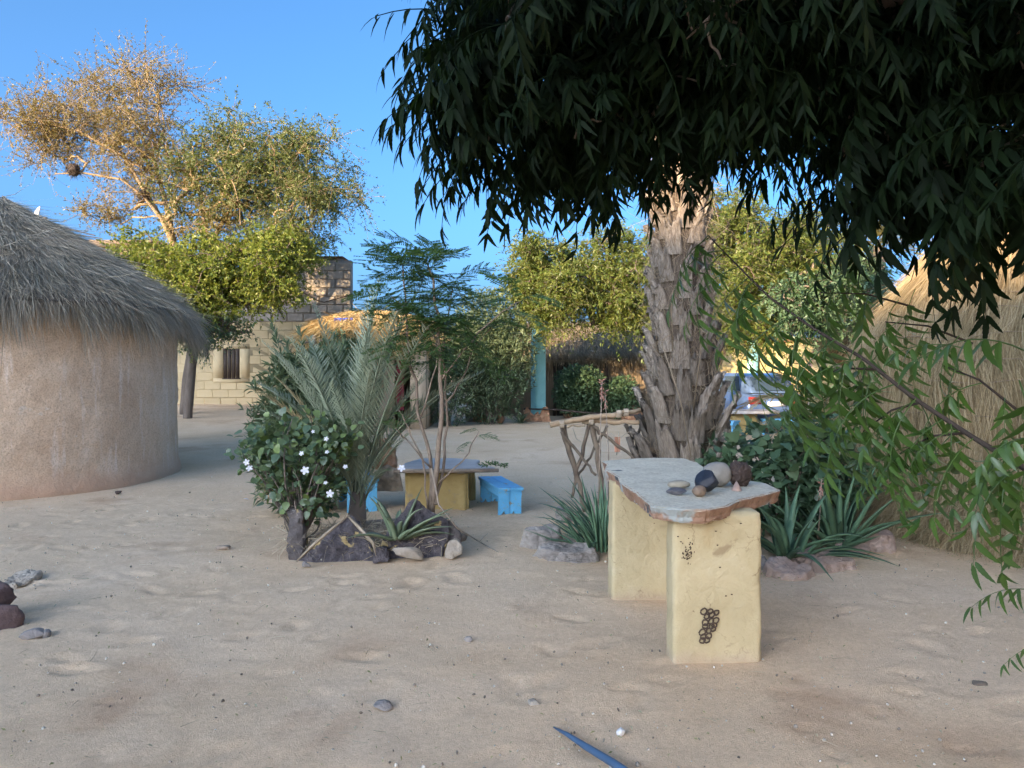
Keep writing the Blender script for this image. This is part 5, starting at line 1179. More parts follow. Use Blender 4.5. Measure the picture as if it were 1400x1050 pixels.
def stalk(label, pts, n_fl, seed):
    q = np.array(pts); mb = MB(); tube(mb, q, np.linspace(.008, .004, len(q)), 5); t = thing('aloe_flower_stalk', label, 'flower stalk', tuple(q[0]), 'dried aloe flower stalks in the palm bed'); link('stalk', mb.mesh('stalk', True), M_WOOD, t)
    tv, tf = leaf_t(.32, bend=.05)
    for k in range(n_fl):
        u = k / n_fl; c = q[-1] + (q[-2] - q[-1]) / np.linalg.norm(q[-2] - q[-1]) * .16 * u; a = k * 2.4; m = MB(); stamp(m, np.concatenate([tv, tv * (1, -1, -1)]), np.concatenate([tf, tf + 5]), frames(np.array([[math.cos(a), math.sin(a), -1.4 if u > .3 else .4]])), c[None], np.array([.045])); link('flower', m.mesh('flower'), M_AFL, t)
stalk('tall aloe stalk with a pink flower head beside the palm trunk', [P(818, 690, 7.2), P(820, 620, 7.2), P(823, 520, 7.2)], 22, 1)
stalk('thin bare aloe stalk next to the pink flowering one', [P(832, 690, 7.3), P(832, 620, 7.3), P(827, 535, 7.3)], 10, 2)
stalk('pale pink flower stalk rising out of the broad leaved bush', [P(1118, 735, 6.6), P(1121, 700, 6.6), P(1123, 655, 6.6)], 18, 3)
stalk('long dry stalk with a faded tip in front of the dry frond', [P(1102, 640, 7.4), P(1105, 560, 7.4), P(1109, 482, 7.4)], 14, 4)
# stick fence
fence = thing('stick_fence', 'low fence of lashed crooked sticks beside the palm trunk', 'fence', (1.0, 8.2, .05))
M_STICK = surf('stick_bark', [(.3, (.09, .065, .048)), (.7, (.20, .155, .11))], 9, bump=(50, .7, .006)); M_RAILW = surf('rail_wood', [(.3, (.36, .25, .15)), (.7, (.52, .38, .25))], 7, bump=(40, .5, .005))
for (pts, r0, mt) in (([(752, 581, 7.9), (790, 573, 7.9), (830, 568, 7.95), (878, 560, 8.1)], .042, M_RAILW), ([(796, 576, 8.0), (835, 577, 8.0), (874, 577, 8.0)], .036, M_RAILW), ([(768, 584, 8.5), (800, 582, 8.4)], .02, M_RAILW),
                      ([(770, 582, 8.0), (778, 615, 8.0), (790, 655, 8.0), (800, 700, 7.9)], .042, M_STICK), ([(806, 574, 8.0), (795, 620, 8.0), (786, 655, 8.0), (782, 680, 8.0)], .026, M_STICK), ([(808, 578, 8.0), (815, 610, 8.0), (822, 660, 7.9), (826, 700, 7.9)], .042, M_STICK),
                      ([(768, 590, 7.95), (790, 618, 7.95), (815, 650, 7.9)], .022, M_STICK), ([(811, 583, 7.95), (838, 604, 7.95), (868, 628, 7.9)], .026, M_STICK), ([(830, 582, 8.1), (808, 622, 8.1), (790, 652, 8.1)], .02, M_STICK), ([(855, 580, 8.3), (868, 605, 8.3), (885, 640, 8.2)], .03, M_STICK), ([(880, 570, 8.3), (866, 610, 8.3), (860, 660, 8.2)], .024, M_STICK)):
    q = np.array([P(*p) for p in pts]); u = np.linspace(0, 1, len(q)); uu = np.linspace(0, 1, 12); q = np.stack([np.interp(uu, u, q[:, j]) for j in range(3)], 1); q[1:-1] += rng.normal(0, .008, q[1:-1].shape)
    mb = MB(); tube(mb, q, r0 * .72 * np.linspace(1.05, .8, 12) * (1 + rng.normal(0, .06, 12)), 8); link('rail' if mt is M_RAILW else 'stick', mb.mesh('stick', True), mt, fence)
M_TWINE = surf('twine', [(.3, (.45, .36, .26)), (.7, (.58, .48, .36))], 20, bump=None)
for (x, y, Y) in ((768, 580, 7.87), (808, 576, 7.95), (846, 566, 7.95), (856, 564, 7.97)):
    mb = MB(); c = P(x, y, Y)
    for k in range(4): a = np.linspace(0, 2 * PI, 12); tube(mb, c + np.stack([np.full(12, (k - 1.5) * .012), .038 * np.cos(a), .038 * np.sin(a)], 1), .006, 4, False)
    link('lashing', mb.mesh('lashing'), M_TWINE, fence)
for k, pts in enumerate(([(783, 585), (788, 600), (800, 608), (806, 590)], [(835, 592), (846, 600), (860, 590)], [(846, 590), (845, 606), (843, 622)], [(866, 592), (868, 612), (866, 632)])):
    mb = MB(); q = np.array([P(x, y, 8.15) for x, y in pts]); tube(mb, q, .005, 4); link('loose_twine', mb.mesh('loose_twine'), M_TWINE, fence)
mb = MB(); xs = np.linspace(-.03, .03, 5); c = P(844, 600, 8.14); V = [c + (x, .01 * math.sin(90 * x), z) for z in (-.14, -.05, .02) for x in xs]; mb.add(V, [[i + 5 * k, i + 1 + 5 * k, i + 6 + 5 * k, i + 5 + 5 * k] for i in range(4) for k in range(2)])
tag(link('cloth_strip', mb.mesh('cloth_strip'), surf('faded_orange_cloth', [(.3, (.48, .20, .12)), (.7, (.58, .30, .2))], 9)), 'faded orange cloth strip tied to the stick fence', 'cloth')

# ------------------------------------------------------------------ straw dome hut on the right
DC = np.array([6.0, 8.0, 0]); dprof = np.array([(2.40, -.08), (2.34, .15), (2.27, .5), (2.25, 1.2), (2.23, 1.6), (2.15, 1.92), (1.98, 2.2), (1.72, 2.52), (1.40, 2.95), (1.02, 3.38), (.58, 3.74), (.02, 3.95)])
dome = thing('straw_dome_hut', 'domed hut entirely covered in dry straw bound with ropes', 'hut', (DC[0], DC[1], 0))
M_DSB = surf('straw_dome_base', [(.3, (.16, .115, .06)), (.7, (.32, .245, .14))], 20, bump=(60, .9, .03), stretch=(1.5, 1.5, .35))
zf = np.linspace(0, 1, 60); sarc = np.concatenate([[0], np.cumsum(np.linalg.norm(np.diff(dprof, axis=0), axis=1))]); pf_ = np.stack([np.interp(zf * sarc[-1], sarc, dprof[:, k]) for k in (0, 1)], 1)
mb = MB(); lathe(mb, pf_, 200, DC, lambda V: V + nrm(V * (1, 1, 0)) * (.05 * fbm(V, 2.0, 3, 3) + .02 * fbm(V, 7, 2, 4))[:, None]); shell = link('shell', mb.mesh('shell', True), M_DSB, dome)
def dome_pt(a, s):
    r = np.interp(s, sarc, dprof[:, 0]); z = np.interp(s, sarc, dprof[:, 1]); V = np.stack([r * np.cos(a), r * np.sin(a), z], 1)
    return V + nrm(V * (1, 1, 0)) * (.05 * fbm(V, 2.0, 3, 3))[:, None] + DC
M_DS = strawm('dome_straw', [(.23, .165, .09), (.32, .24, .135), (.41, .32, .195), (.50, .41, .27)])
mb = MB(); n = 66000; s = rng.uniform(.25, sarc[-1] * .97, n); keep = rng.uniform(0, 1, n) < np.interp(s, sarc, dprof[:, 0]) / 2.3; s = s[keep]; n = len(s); a = rng.uniform(PI * .82, PI * 1.78, n)
p0 = dome_pt(a, s); out = np.stack([np.cos(a), np.sin(a), 0 * a], 1); cl_ = fbm(np.stack([a * 5, s * 2.2, 0 * a], 1), 1.0, 3, 71); p1_ = dome_pt(a + .09 * cl_ + rng.normal(0, .03, n) + .03, np.maximum(s - .4, 0)); wild = rng.uniform(0, 1, n) < .2
d = nrm(p1_ - p0) + out * rng.uniform(-.02, .06, n)[:, None] + rng.normal(0, .05, (n, 3)) * (1 + 3 * wild)[:, None]
straw(mb, p0 + out * rng.uniform(0, .05, n)[:, None], d, rng.uniform(.2, .6, n), rng.uniform(.003, .007, n), .04, curl=.05)
n = 9000; a = rng.uniform(PI * .82, PI * 1.78, n); s = rng.uniform(.05, .65, n); p0 = dome_pt(a, s); out = np.stack([np.cos(a), np.sin(a), 0 * a], 1)     # shaggy foot
d = out * rng.uniform(.1, .6, n)[:, None] + np.array([0, 0, -1.]) * rng.uniform(.3, 1, n)[:, None] + rng.normal(0, .4, (n, 3)); L = rng.uniform(.2, .55, n); straw(mb, p0 + out * .04, d, np.minimum(L, p0[:, 2] * 1.15 + .12), rng.uniform(.004, .008, n), .2, curl=.25)
link('straw', mb.mesh('straw'), M_DS, shell, kind='stuff')
for s in np.arange(.62, 3.0, .235):
    aa = np.linspace(PI * .8, PI * 1.8, 90); q = dome_pt(aa, np.full(90, s) + .035 * np.sin(aa * 5 + s * 9) + .02 * np.sin(aa * 17 + s * 31)); q += np.stack([np.cos(aa), np.sin(aa), 0 * aa], 1) * .03; mb = MB(); tube(mb, q, .005, 4, False); link('rope', mb.mesh('rope'), M_ROPE, dome)

# ------------------------------------------------------------------ far right corner: car, blue benches, stone table, yellow wall
CY = 21.5
wy = thing('yellow_wall', 'sunlit yellow plastered wall with red capping behind the car', 'wall', (10.5, CY + 5, 0))
mb = MB(); box(mb, (5.2, CY + 5, -.1), (17, CY + 5.3, 2.55)); link('wall', mb.mesh('wall'), surf('yellow_plaster', [(.3, (.36, .28, .13)), (.7, (.43, .35, .18))], 2, bump=(30, .5, .01)), wy)
mb = MB(); box(mb, (5.1, CY + 4.9, 2.55), (17.1, CY + 5.4, 2.68)); link('capping', mb.mesh('capping'), M_TERRA, wy)
for x in (8.1, 11.2):
    mb = MB(); box(mb, (x, CY + 4.85, -.1), (x + .34, CY + 5.0, 2.9)); link('pier', mb.mesh('pier'), M_TEAL, wy)
oh = thing('orange_roof_hut', 'hut with an orange sunlit straw roof beyond the yellow wall', 'hut', (11.6, 19.5, 0))
mb = MB(); box(mb, (9.2, 18.6, -.1), (13.5, 22, 2.2)); link('wall', mb.mesh('wall'), M_TAN, oh)
om = link('roof', mound(11.3, 20.2, 2.9, 2.2, 2.2, .9).mesh('roof', True), M_STRB, oh); link('thatch', mound_straw(11.3, 20.2, 2.95, 2.25, 2.2, .95, 9000).mesh('thatch'), M_STR, om, kind='stuff')
for k in range(3):
    mb = MB(); box(mb, (9.3 + .0 * k, 17.5 + .35 * k, -.05), (10.8, 18.6, .14 + .14 * k)); link('step', mb.mesh('step'), M_TERRA, oh)

# car seen from behind
car = thing('silver_car', 'silver blue hatchback parked with its red tail lights towards the yard', 'car', (6.35, CY, 0))
M_CAR = plain('silver_blue_paint', (.12, .20, .36), .28, .3, .5, .6); M_GLASS = plain('car_glass', (.05, .08, .11), .06, 0, .8); M_TYRE = surf('tyre', [(.3, (.012, .012, .012)), (.7, (.03, .03, .03))], 20); M_LAMP = plain('red_lamp', (.42, .03, .02), .2); M_PLAST = plain('black_plastic', (.03, .03, .03), .5); M_RIM = plain('rim', (.4, .4, .4), .3, .8)
CM = Matrix.Translation((6.35, CY, 0)) @ Matrix.Rotation(math.radians(101), 4, 'Z')           # local +X points to the front
def loft(name, secs, mat, parent, smooth=True):
    """closed skin through sections given as lists of (x, y, z)"""
    mb = MB(); m = len(secs[0]); V = np.array([p for s in secs for p in s], float); F = []
    for i in range(len(secs) - 1):
        for j in range(m): F.append([i * m + j, i * m + (j + 1) % m, (i + 1) * m + (j + 1) % m, (i + 1) * m + j])
    V = V @ np.array(CM)[:3, :3].T + np.array(CM)[:3, 3]; b0 = mb.n; mb.add(V, F); mb.f.append(np.arange(m)[::-1][None]); mb.f.append((np.arange(m) + (len(secs) - 1) * m)[None]); return link(name, mb.mesh(name, smooth), mat, parent)
def sec(x, w, z0, z1, r=.08): return [(x, -w + r, z0), (x, w - r, z0), (x, w, z0 + r), (x, w * 1.0, (z0 + z1) / 2), (x, w - r * .5, z1 - r * .3), (x, w - r * 1.6, z1), (x, -w + r * 1.6, z1), (x, -w + r * .5, z1 - r * .3), (x, -w, (z0 + z1) / 2), (x, -w, z0 + r)]
loft('body', [sec(-2.02, .72, .42, .85), sec(-1.95, .82, .30, .96), sec(-1.2, .85, .22, 1.0), sec(.4, .85, .22, .98), sec(1.2, .84, .24, .94), sec(1.85, .80, .28, .78), sec(2.02, .70, .36, .66)], M_CAR, car)
cab = loft('cabin', [sec(-1.92, .66, .92, 1.02), sec(-1.5, .66, .92, 1.40), sec(-1.1, .65, .92, 1.50), sec(0, .66, .92, 1.50), sec(.5, .68, .92, 1.36), sec(1.15, .72, .90, .98)], M_CAR, car)
def panel(name, pts, mat, parent):
    mb = MB(); V = np.array(pts, float) @ np.array(CM)[:3, :3].T + np.array(CM)[:3, 3]; mb.add(V, [list(range(len(pts)))]); return link(name, mb.mesh(name), mat, parent)
panel('rear_window', [(-1.94, -.55, 1.06), (-1.94, .55, 1.06), (-1.55, .50, 1.40), (-1.55, -.50, 1.40)], M_GLASS, cab)
for s in (-1, 1):
    panel('side_window', [(-1.35, s * .675, 1.05), (-.45, s * .68, 1.05), (-.45, s * .64, 1.42), (-1.2, s * .63, 1.42)][::s], M_GLASS, cab); panel('side_window', [(-.35, s * .68, 1.05), (.75, s * .70, 1.05), (.35, s * .645, 1.36), (-.35, s * .64, 1.42)][::s], M_GLASS, cab)
    def cbox(name, lo, hi, mat): mb = MB(); box(mb, lo, hi, CM); return link(name, mb.mesh(name), mat, car)
    cbox('tail_light', (-2.045, min(s * .45, s * .76), .72), (-1.93, max(s * .45, s * .76), .90), M_LAMP); cbox('mirror', (.62, min(s * .78, s * .98), .98), (.76, max(s * .78, s * .98), 1.12), M_CAR)
    for x in (-1.25, 1.3):
        mb = MB(); a = np.linspace(0, 2 * PI, 25)[:-1]; pr_ = [(.20, -.09), (.30, -.10), (.315, -.06), (.315, .06), (.30, .10), (.20, .09)]; V = np.array([[x + r * math.cos(t_), s * .78 + w, .315 + r * math.sin(t_)] for r, w in pr_ for t_ in a]); V = V @ np.array(CM)[:3, :3].T + np.array(CM)[:3, 3]
        mb.add(V, [[i * 24 + j, i * 24 + (j + 1) % 24, (i + 1) * 24 + (j + 1) % 24, (i + 1) * 24 + j] for i in range(5) for j in range(24)]); wh = link('wheel', mb.mesh('wheel', True), M_TYRE, car)
        mb = MB(); V = np.array([[x + r * math.cos(t_), s * (.78 + w), .315 + r * math.sin(t_)] for r, w in ((.21, .07), (.05, .09)) for t_ in a]); V = V @ np.array(CM)[:3, :3].T + np.array(CM)[:3, 3]; mb.add(V, [[j, (j + 1) % 24, 24 + (j + 1) % 24, 24 + j] for j in range(24)]); mb.f.append(np.arange(24, 48)[None]); link('rim', mb.mesh('rim'), M_RIM, wh)
mb = MB(); box(mb, (-2.10, -.78, .34), (-1.9, .78, .56), CM); link('bumper', mb.mesh('bumper'), M_CAR, car)
mb = MB(); box(mb, (-2.06, -.26, .66), (-2.01, .26, .78), CM); link('number_plate', mb.mesh('number_plate'), M_WHITE, car)
bench('faded turquoise bench in the sun in front of the parked car', P(1040, 575, 19.0)[:2], P(1095, 572, 18.8)[:2], .34, .38, 3)
bench('turquoise bench end showing beside the palm trunk near the car', P(985, 575, 18.8)[:2], P(1008, 577, 18.5)[:2], .34, .36, 4)
low_table('low_table', 'sunlit stone topped table between the turquoise benches', [(5.45, 18.9, 6.05, 19.2, 7)], [(5.3, 18.6), (6.2, 18.5), (6.6, 18.9), (6.4, 19.5), (5.6, 19.6), (5.2, 19.2)], .52, .07, 12, M_YPL)
dp = thing('dry_palm', 'small palm with dry yellow fronds near the parked car', 'palm', (P(1128, 580, 13.5)[0], 13.5, 0))
FR_D = [frond_mesh('dry_frond', 1.5, e0, e1, 34, .42, .03, vee=.1, seed=120 + k) for k, (e0, e1) in enumerate(((70, -40), (50, -75), (80, 10)))]
for m in FR_D: m.materials.append(ML_DRY)
c = Vector((P(1128, 580, 13.5)[0], 13.5, 0)); mb = MB(); tube(mb, [c + Vector((0, 0, -.05)), c + Vector((0, 0, .5))], [.12, .1], 8); link('stem', mb.mesh('stem'), M_BARK, dp)
palm_head(dp, c + Vector((0, 0, .55)), 14, FR_D, 1.15, 5)

# ------------------------------------------------------------------ small things on the sand
mb = MB(); a, b = G(757, 998) + (0, 0, .012), G(836, 1052) + (0, 0, .03); d = b - a; q = [a, a + d * .25 + (0, 0, .004), a + d * .6, b, b + d * .8 + (0, 0, -.01), b + d * 2.2 + (.1, 0, -.02)]; tube(mb, q, [.003, .010, .015, .017, .017, .017], 10)
tag(link('plastic_pipe', mb.mesh('plastic_pipe', True), plain('blue_grey_plastic', (.05, .11, .19), .45)), 'blue plastic pipe end half buried in the sand', 'pipe')
def gstone(label, px, py, w, h, dep, mat, seed, name='loose_stone', sub=3, rz=0.0, group=None, planes=10, rough=.08):
    g = G(px, py); s = g[1] / FPX; mb = MB(); rock(mb, g + (0, dep / 2, h * s * .36), (w * s / 2, dep / 2, h * s * .62), (0, 0, rz), seed, planes, rough, sub); return tag(link(name, mb.mesh(name), mat), label, 'stone', group)
gstone('small sharp white quartz stone beside the pipe', 851, 1009, 15, 14, .05, surf('quartz', [(.3, (.6, .6, .58)), (.7, (.75, .75, .73))], 9, rough=.5), 1)
gstone('thin flat grey stone on the open sand', 520, 974, 32, 9, .10, M_GREYR, 2)
gstone('flat half buried pale stone near the pipe tip', 729, 967, 22, 6, .07, M_MORTAR, 3)
gstone('dark clod of earth on the sand right of the table', 1345, 941, 24, 9, .08, surf('dark_clod', [(.3, (.09, .07, .055)), (.7, (.16, .13, .1))], 14), 4)
gstone('grey pebble clod in the middle of the sand', 640, 880, 12, 8, .05, M_GREYR, 5)
gstone('long pale stone in front of the dark rock', 38, 880, 36, 15, .14, M_GREYR, 6, sub=4)
gstone('small broken grey stone next to the long pale one', 56, 876, 13, 14, .09, M_GREYR, 7)
gstone('little dark clod on the path by the round hut', 158, 676, 10, 5, .1, M_S6, 8)
gstone('dry brown clod on the sand before the planted island', 302, 752, 20, 6, .12, M_WOOD, 9)
gstone('flat dark flake below the triangular planter stone', 417, 776, 14, 7, .07, M_GREYR, 10)
g = G(5, 868); mb = MB(); rock(mb, (-3.26, 4.70, .02), (.24, .2, .13), (0, 0, .3), 31, 9, .12, 4); rock(mb, (-3.34, 4.86, .11), (.17, .16, .14), (0, 0, .9), 33, 9, .12, 4)
tag(link('dark_rock', mb.mesh('dark_rock'), surf('maroon_rock', [(.3, (.07, .045, .042)), (.7, (.16, .105, .095))], 6, bump=(22, .9, .02))), 'dark maroon rock at the edge of the open sand', 'rock')
flat_rock('pale broken slab lying flat on the sand beyond the dark rock', 2, 804, 52, 3, .42, M_MORTAR, 21, .25, name='flat_slab')

# litter: leaf bits, pebbles, twigs
def litter():
    r = np.random.default_rng(55); mb = MB(); tv, tf = leaf_t(.4, bend=.3)
    n = 1500; Y = 2.4 + 9 * r.uniform(0, 1, n) ** 1.5; X = r.uniform(-.7, .7, n) * Y
    near_b = 700; t_ = r.uniform(PI * 1.0, PI * 1.62, near_b); rr_ = 2.45 + np.abs(r.normal(0, .16, near_b)); X = np.concatenate([X, DC[0] + rr_ * np.cos(t_), r.normal(.98, .18, 160), r.normal(2.05, .1, 220)]); Y = np.concatenate([Y, DC[1] + rr_ * np.sin(t_), r.normal(6.35, .1, 160), r.normal(6.02, .08, 220)]); n = len(X)
    d = r.normal(size=(n, 3)) * (1, 1, .25); q = np.stack([X, Y, gz(X, Y) + .016], 1); stamp(mb, tv, tf, frames(d, np.tile([0., 0, 1], (n, 1)) + r.normal(size=(n, 3)) * .35), q, r.uniform(.008, .028, n)); return mb
tag(link('leaf_litter', litter().mesh('leaf_litter'), leafm('litter', [(.30, .26, .10), (.42, .36, .16), (.20, .20, .08), (.5, .45, .32), (.16, .12, .08)], .2), kind='stuff'), 'small dry leaves scattered on the sand', 'leaf litter')
mb = MB(); r = np.random.default_rng(56); n = 3200; Y = 2.3 + 10 * r.uniform(0, 1, n) ** 1.6; X = r.uniform(-.7, .7, n) * Y; V, F = ico(1); V = V * (1 + .3 * fbm(V, 2, 2, 3))[:, None]
stamp(mb, V, F, frames(r.normal(size=(n, 3))), np.stack([X, Y, gz(X, Y) + .008], 1), (.0018 + .007 * r.uniform(0, 1, n) ** 3)[:, None] * r.uniform(.6, 1.4, (n, 3)))
tag(link('pebbles', mb.mesh('pebbles'), leafm('pebble_bits', [(.10, .08, .065), (.25, .2, .16), (.42, .36, .3), (.6, .56, .5), (.16, .12, .09)], 0.0, rough=.9), kind='stuff'), 'tiny pebbles and grit strewn over the yard', 'pebbles')
mb = MB(); n = 420; Y = 2.4 + 8 * r.uniform(0, 1, n) ** 1.5; X = r.uniform(-.7, .7, n) * Y; d = r.normal(size=(n, 3)) * (1, 1, .04); straw(mb, np.stack([X, Y, gz(X, Y) + .014], 1), d, r.uniform(.03, .12, n), r.uniform(.002, .004, n), 0.0, curl=.12)
tag(link('twig_litter', mb.mesh('twig_litter'), strawm('twig_bits', [(.16, .12, .08), (.3, .24, .17), (.44, .37, .28)]), kind='stuff'), 'fine dry twigs scattered over the sand', 'twigs')

# ------------------------------------------------------------------ neem tree over the viewer
ML_NEEM_SHADE = leafm('leaf_neem_shade', [(.0035, .0085, .0035), (.005, .012, .0045), (.008, .018, .006), (.005, .012, .006)], .16, (.06, .12, .015), .6, .08)  # near-black: the canopy's own shade is put into the leaf colour
def neem_leaf(name, L, pairs, ll, seed, arch=.5, hi=True):
    """pinnate leaf: arching stalk, toothed sickle leaflets that hang"""
    r = np.random.default_rng(seed); mb = MB(); u = np.linspace(0, 1, 9); ax = np.stack([L * u * (1 - .12 * arch * u), .02 * L * np.sin(3 * u + seed), .10 * L * np.sin(PI * u * .7) - arch * L * .62 * u ** 2], 1); tube(mb, ax, np.linspace(.0022, .0010, 9), 4, False)
    if hi: st = [0, .08, .2, .26, .36, .42, .52, .58, .68, .74, .84, .89, 1]; wd = [.1, .62, .95, .86, 1.0, .88, .92, .74, .74, .55, .5, .3, .02]
    else: st = [0, .25, .6, 1]; wd = [.12, .95, .66, .03]
    tvs = [leaf_detail(.235 if hi else .21, st, wd, bend=b, sickle=s, fold=.10) for b, s in ((.22, .17), (.22, -.17))]
    for k in range(pairs):
        q = .24 + .74 * k / (pairs - 1); c = np.array([np.interp(q, u, ax[:, j]) for j in range(3)])
        for si, s in enumerate((1, -1)):
            ln = ll * (.72 + .40 * math.sin(PI * (.15 + .8 * q))) * r.uniform(.88, 1.1); d = nrm(np.array([.42, s * .5, -.95 - .3 * arch]) + r.normal(size=3) * .2)
            nrm_hint = np.array([[.5, s * -.1, .8]]) + r.normal(size=(1, 3)) * .25; V, F = tvs[si]; stamp(mb, V, F, frames(d[None], nrm_hint), (c + r.normal(size=3) * .002)[None], np.array([ln]))
    d = nrm(ax[-1] - ax[-2] + np.array([0, 0, -.01])); V, F = tvs[0]; stamp(mb, V, F, frames(d[None], np.array([[0, .2, 1.]])), ax[-1][None], np.array([ll * .85])); return mb
ML_NEEM_LIT = leafm('leaf_neem_lit', [(.028, .072, .016), (.045, .105, .022), (.065, .14, .028), (.04, .09, .035)], .28, (.25, .42, .03), .38, .5)  # lighter copy of the neem leaf, light on the low bough painted in
NL = []; NL_LIT = []
for k in range(6):
    m = neem_leaf('neem_leaf', (.24, .28, .31, .26, .22, .30)[k], (5, 6, 7, 6, 5, 6)[k], (.074, .08, .082, .076, .07, .084)[k], k, (.3, .6, .9, 1.2, .5, .8)[k]).mesh('neem_leaf', True); m.materials.append(ML_NEEM_SHADE); NL.append(m); m2 = m.copy(); m2.materials.clear(); m2.materials.append(ML_NEEM_LIT); NL_LIT.append(m2)
M_TWIGD = surf('dark_twig', [(.3, (.028, .02, .016)), (.7, (.06, .045, .035))], 20, bump=(60, .5, .003))
neem = thing('neem_tree', 'dark neem tree whose leafy boughs hang over the yard', 'tree', (3.3, 1.2, 0))
mb = MB(); tube(mb, [(3.3, 1.2, -.1), (3.25, 1.22, .8), (3.15, 1.25, 1.6), (2.9, 1.35, 2.4), (2.5, 1.5, 3.0)], [.20, .17, .15, .13, .09], 12); link('trunk', mb.mesh('trunk', True), M_BARK, neem)
rn = np.random.default_rng(101)
# boughs: blobs of leaf bases, given by where the canopy hangs in the photo and how far away it is
blobs = [(702, -2, 95, 60, 2.2, 0.36, 42), (712, 108, 62, 66, 2.28, 0.32, 42), (762, 180, 70, 42, 2.36, 0.32, 56), (682, 163, 36, 30, 2.36, 0.22, 11), (740, 58, 90, 110, 2.2, 0.43, 90), (790, 193, 60, 46, 2.36, 0.36, 50), (860, 78, 110, 130, 2.2, 0.5, 155), (860, 186, 50, 26, 2.28, 0.29, 23), (1000, 68, 120, 120, 2.2, 0.5, 181), (950, 148, 70, 42, 2.2, 0.36, 48), (1040, 106, 58, 50, 2.2, 0.36, 49), (1140, 48, 90, 95, 2.13, 0.5, 145), (1260, 68, 110, 130, 2.05, 0.5, 187), (1370, 68, 90, 140, 1.9, 0.43, 149), (1240, 216, 66, 62, 2.13, 0.29, 53), (1330, 226, 80, 62, 1.98, 0.36, 51), (1195, 161, 26, 44, 2.05, 0.18, 16), (1400, 236, 50, 60, 1.82, 0.29, 29), (1085, 141, 36, 24, 2.2, 0.22, 13), (790, -22, 130, 40, 1.98, 0.36, 57), (1010, -22, 150, 40, 1.98, 0.43, 76), (1240, -22, 170, 40, 1.9, 0.43, 76), (622, -42, 40, 22, 2.2, 0.22, 6), (1225, 291, 36, 26, 2.13, 0.18, 8), (1310, 291, 50, 22, 2.05, 0.18, 9), (668, 50, 34, 46, 2.25, .25, 7), (680, 160, 30, 40, 2.3, .25, 7), (700, 225, 36, 24, 2.35, .25, 7), (640, 20, 26, 30, 2.25, .2, 4)]
bases = np.concatenate([blob_pts(rn, *b, .55) for b in blobs])
ov_a = rn.uniform(0, 2 * PI, 900); ov_r = 3.0 * np.sqrt(rn.uniform(0, 1, 900)); over = np.stack([2.3 + ov_r * np.cos(ov_a) * .95, .4 + ov_r * np.sin(ov_a) * .75, rn.uniform(2.75, 3.45, 900) - .06 * ov_r], 1); over = over[(over[:, 1] < 1.2) | (over[:, 2] > 2.95)]                # unseen crown top, carried over the viewer to keep skylight off the leaves
tips_ = bases[rn.permutation(len(bases))[:420]]
limbs = [[np.array([2.5, 1.5, 3.0]), np.array([1.8, 1.9, 3.05]), np.array([.9, 2.2, 2.95]), np.array([.1, 2.4, 2.75])], [np.array([2.5, 1.5, 3.0]), np.array([2.0, 2.0, 3.1]), np.array([1.4, 2.4, 3.0])], [np.array([2.9, 1.35, 2.4]), np.array([2.3, 1.7, 2.6]), np.array([1.7, 2.1, 2.65])], [np.array([2.5, 1.5, 3.0]), np.array([1.9, 1.8, 3.3]), np.array([1.0, 2.0, 3.35])]]
pos, paths, w, ends = skeleton(limbs, np.concatenate([tips_, over[::6]]), rn, jit=.10, steps=5)
rad = np.minimum(.0028 * np.maximum(w, 1) ** .5, .07); mb = MB()
for k, idx in enumerate(paths):
    rr = rad[idx].copy(); 
    if k >= 4: rr[0] = min(rr[0], rr[1] * 1.3)
    tube(mb, pos[idx], rr, 5, False)
link('branches', mb.mesh('branches', True), M_BARK, neem)
# leaves: the lower fringe as single leaves, the dense inside as one mass
pxx = 700 + bases[:, 0] / bases[:, 1] * FPX; pyy = HOR - (bases[:, 2] - CAM_H) / bases[:, 1] * FPX
fringe = np.argsort(-(pyy - .25 * np.abs(pxx - 1000) * 0 + np.where(pxx < 720, 150, 0) + rn.normal(0, 25, len(bases))))[:215]
inside = np.setdiff1d(np.arange(len(bases)), fringe)
mbc = MB(); lows = [neem_leaf('n', .26, 7, .066, 40 + k, (.5, .8, 1.1)[k], hi=False) for k in range(3)]
tm = []
for q in lows: tm.append((np.concatenate(q.v), [f for f in q.f]))
allb = np.concatenate([bases[inside], over])
for k, (V, Fs) in enumerate(tm):
    sel = allb[k::3]; n = len(sel); a = rn.uniform(0, 2 * PI, n); tl = rn.normal(0, .3, n); R = np.array([rot3(rn.normal(0, .2), tl[i], a[i]) for i in range(n)]); S = rn.uniform(.85, 1.3, n)
    VV = np.einsum('nij,mj->nmi', R, V) * S[:, None, None] + sel[:, None, :]; b0 = mbc.n; mbc.v.append(VV.reshape(-1, 3).astype(np.float32)); mbc.n += n * len(V)
    for f in Fs: mbc.f.append((f[None] + (np.arange(n) * len(V))[:, None, None]).reshape(-1, f.shape[1]) + b0)
crown = link('crown', mbc.mesh('crown', True), ML_NEEM_SHADE, neem, kind='stuff')
for i in fringe:
    a = rn.uniform(0, 2 * PI) if pxx[i] > 760 else PI + rn.normal(0, .7)
    place('leaf', NL[rn.integers(6)], neem, Matrix.Translation(bases[i]) @ Matrix.Rotation(a, 4, 'Z') @ Matrix.Rotation(rn.normal(.1, .25), 4, 'Y') @ Matrix.Scale(rn.uniform(.85, 1.2), 4))
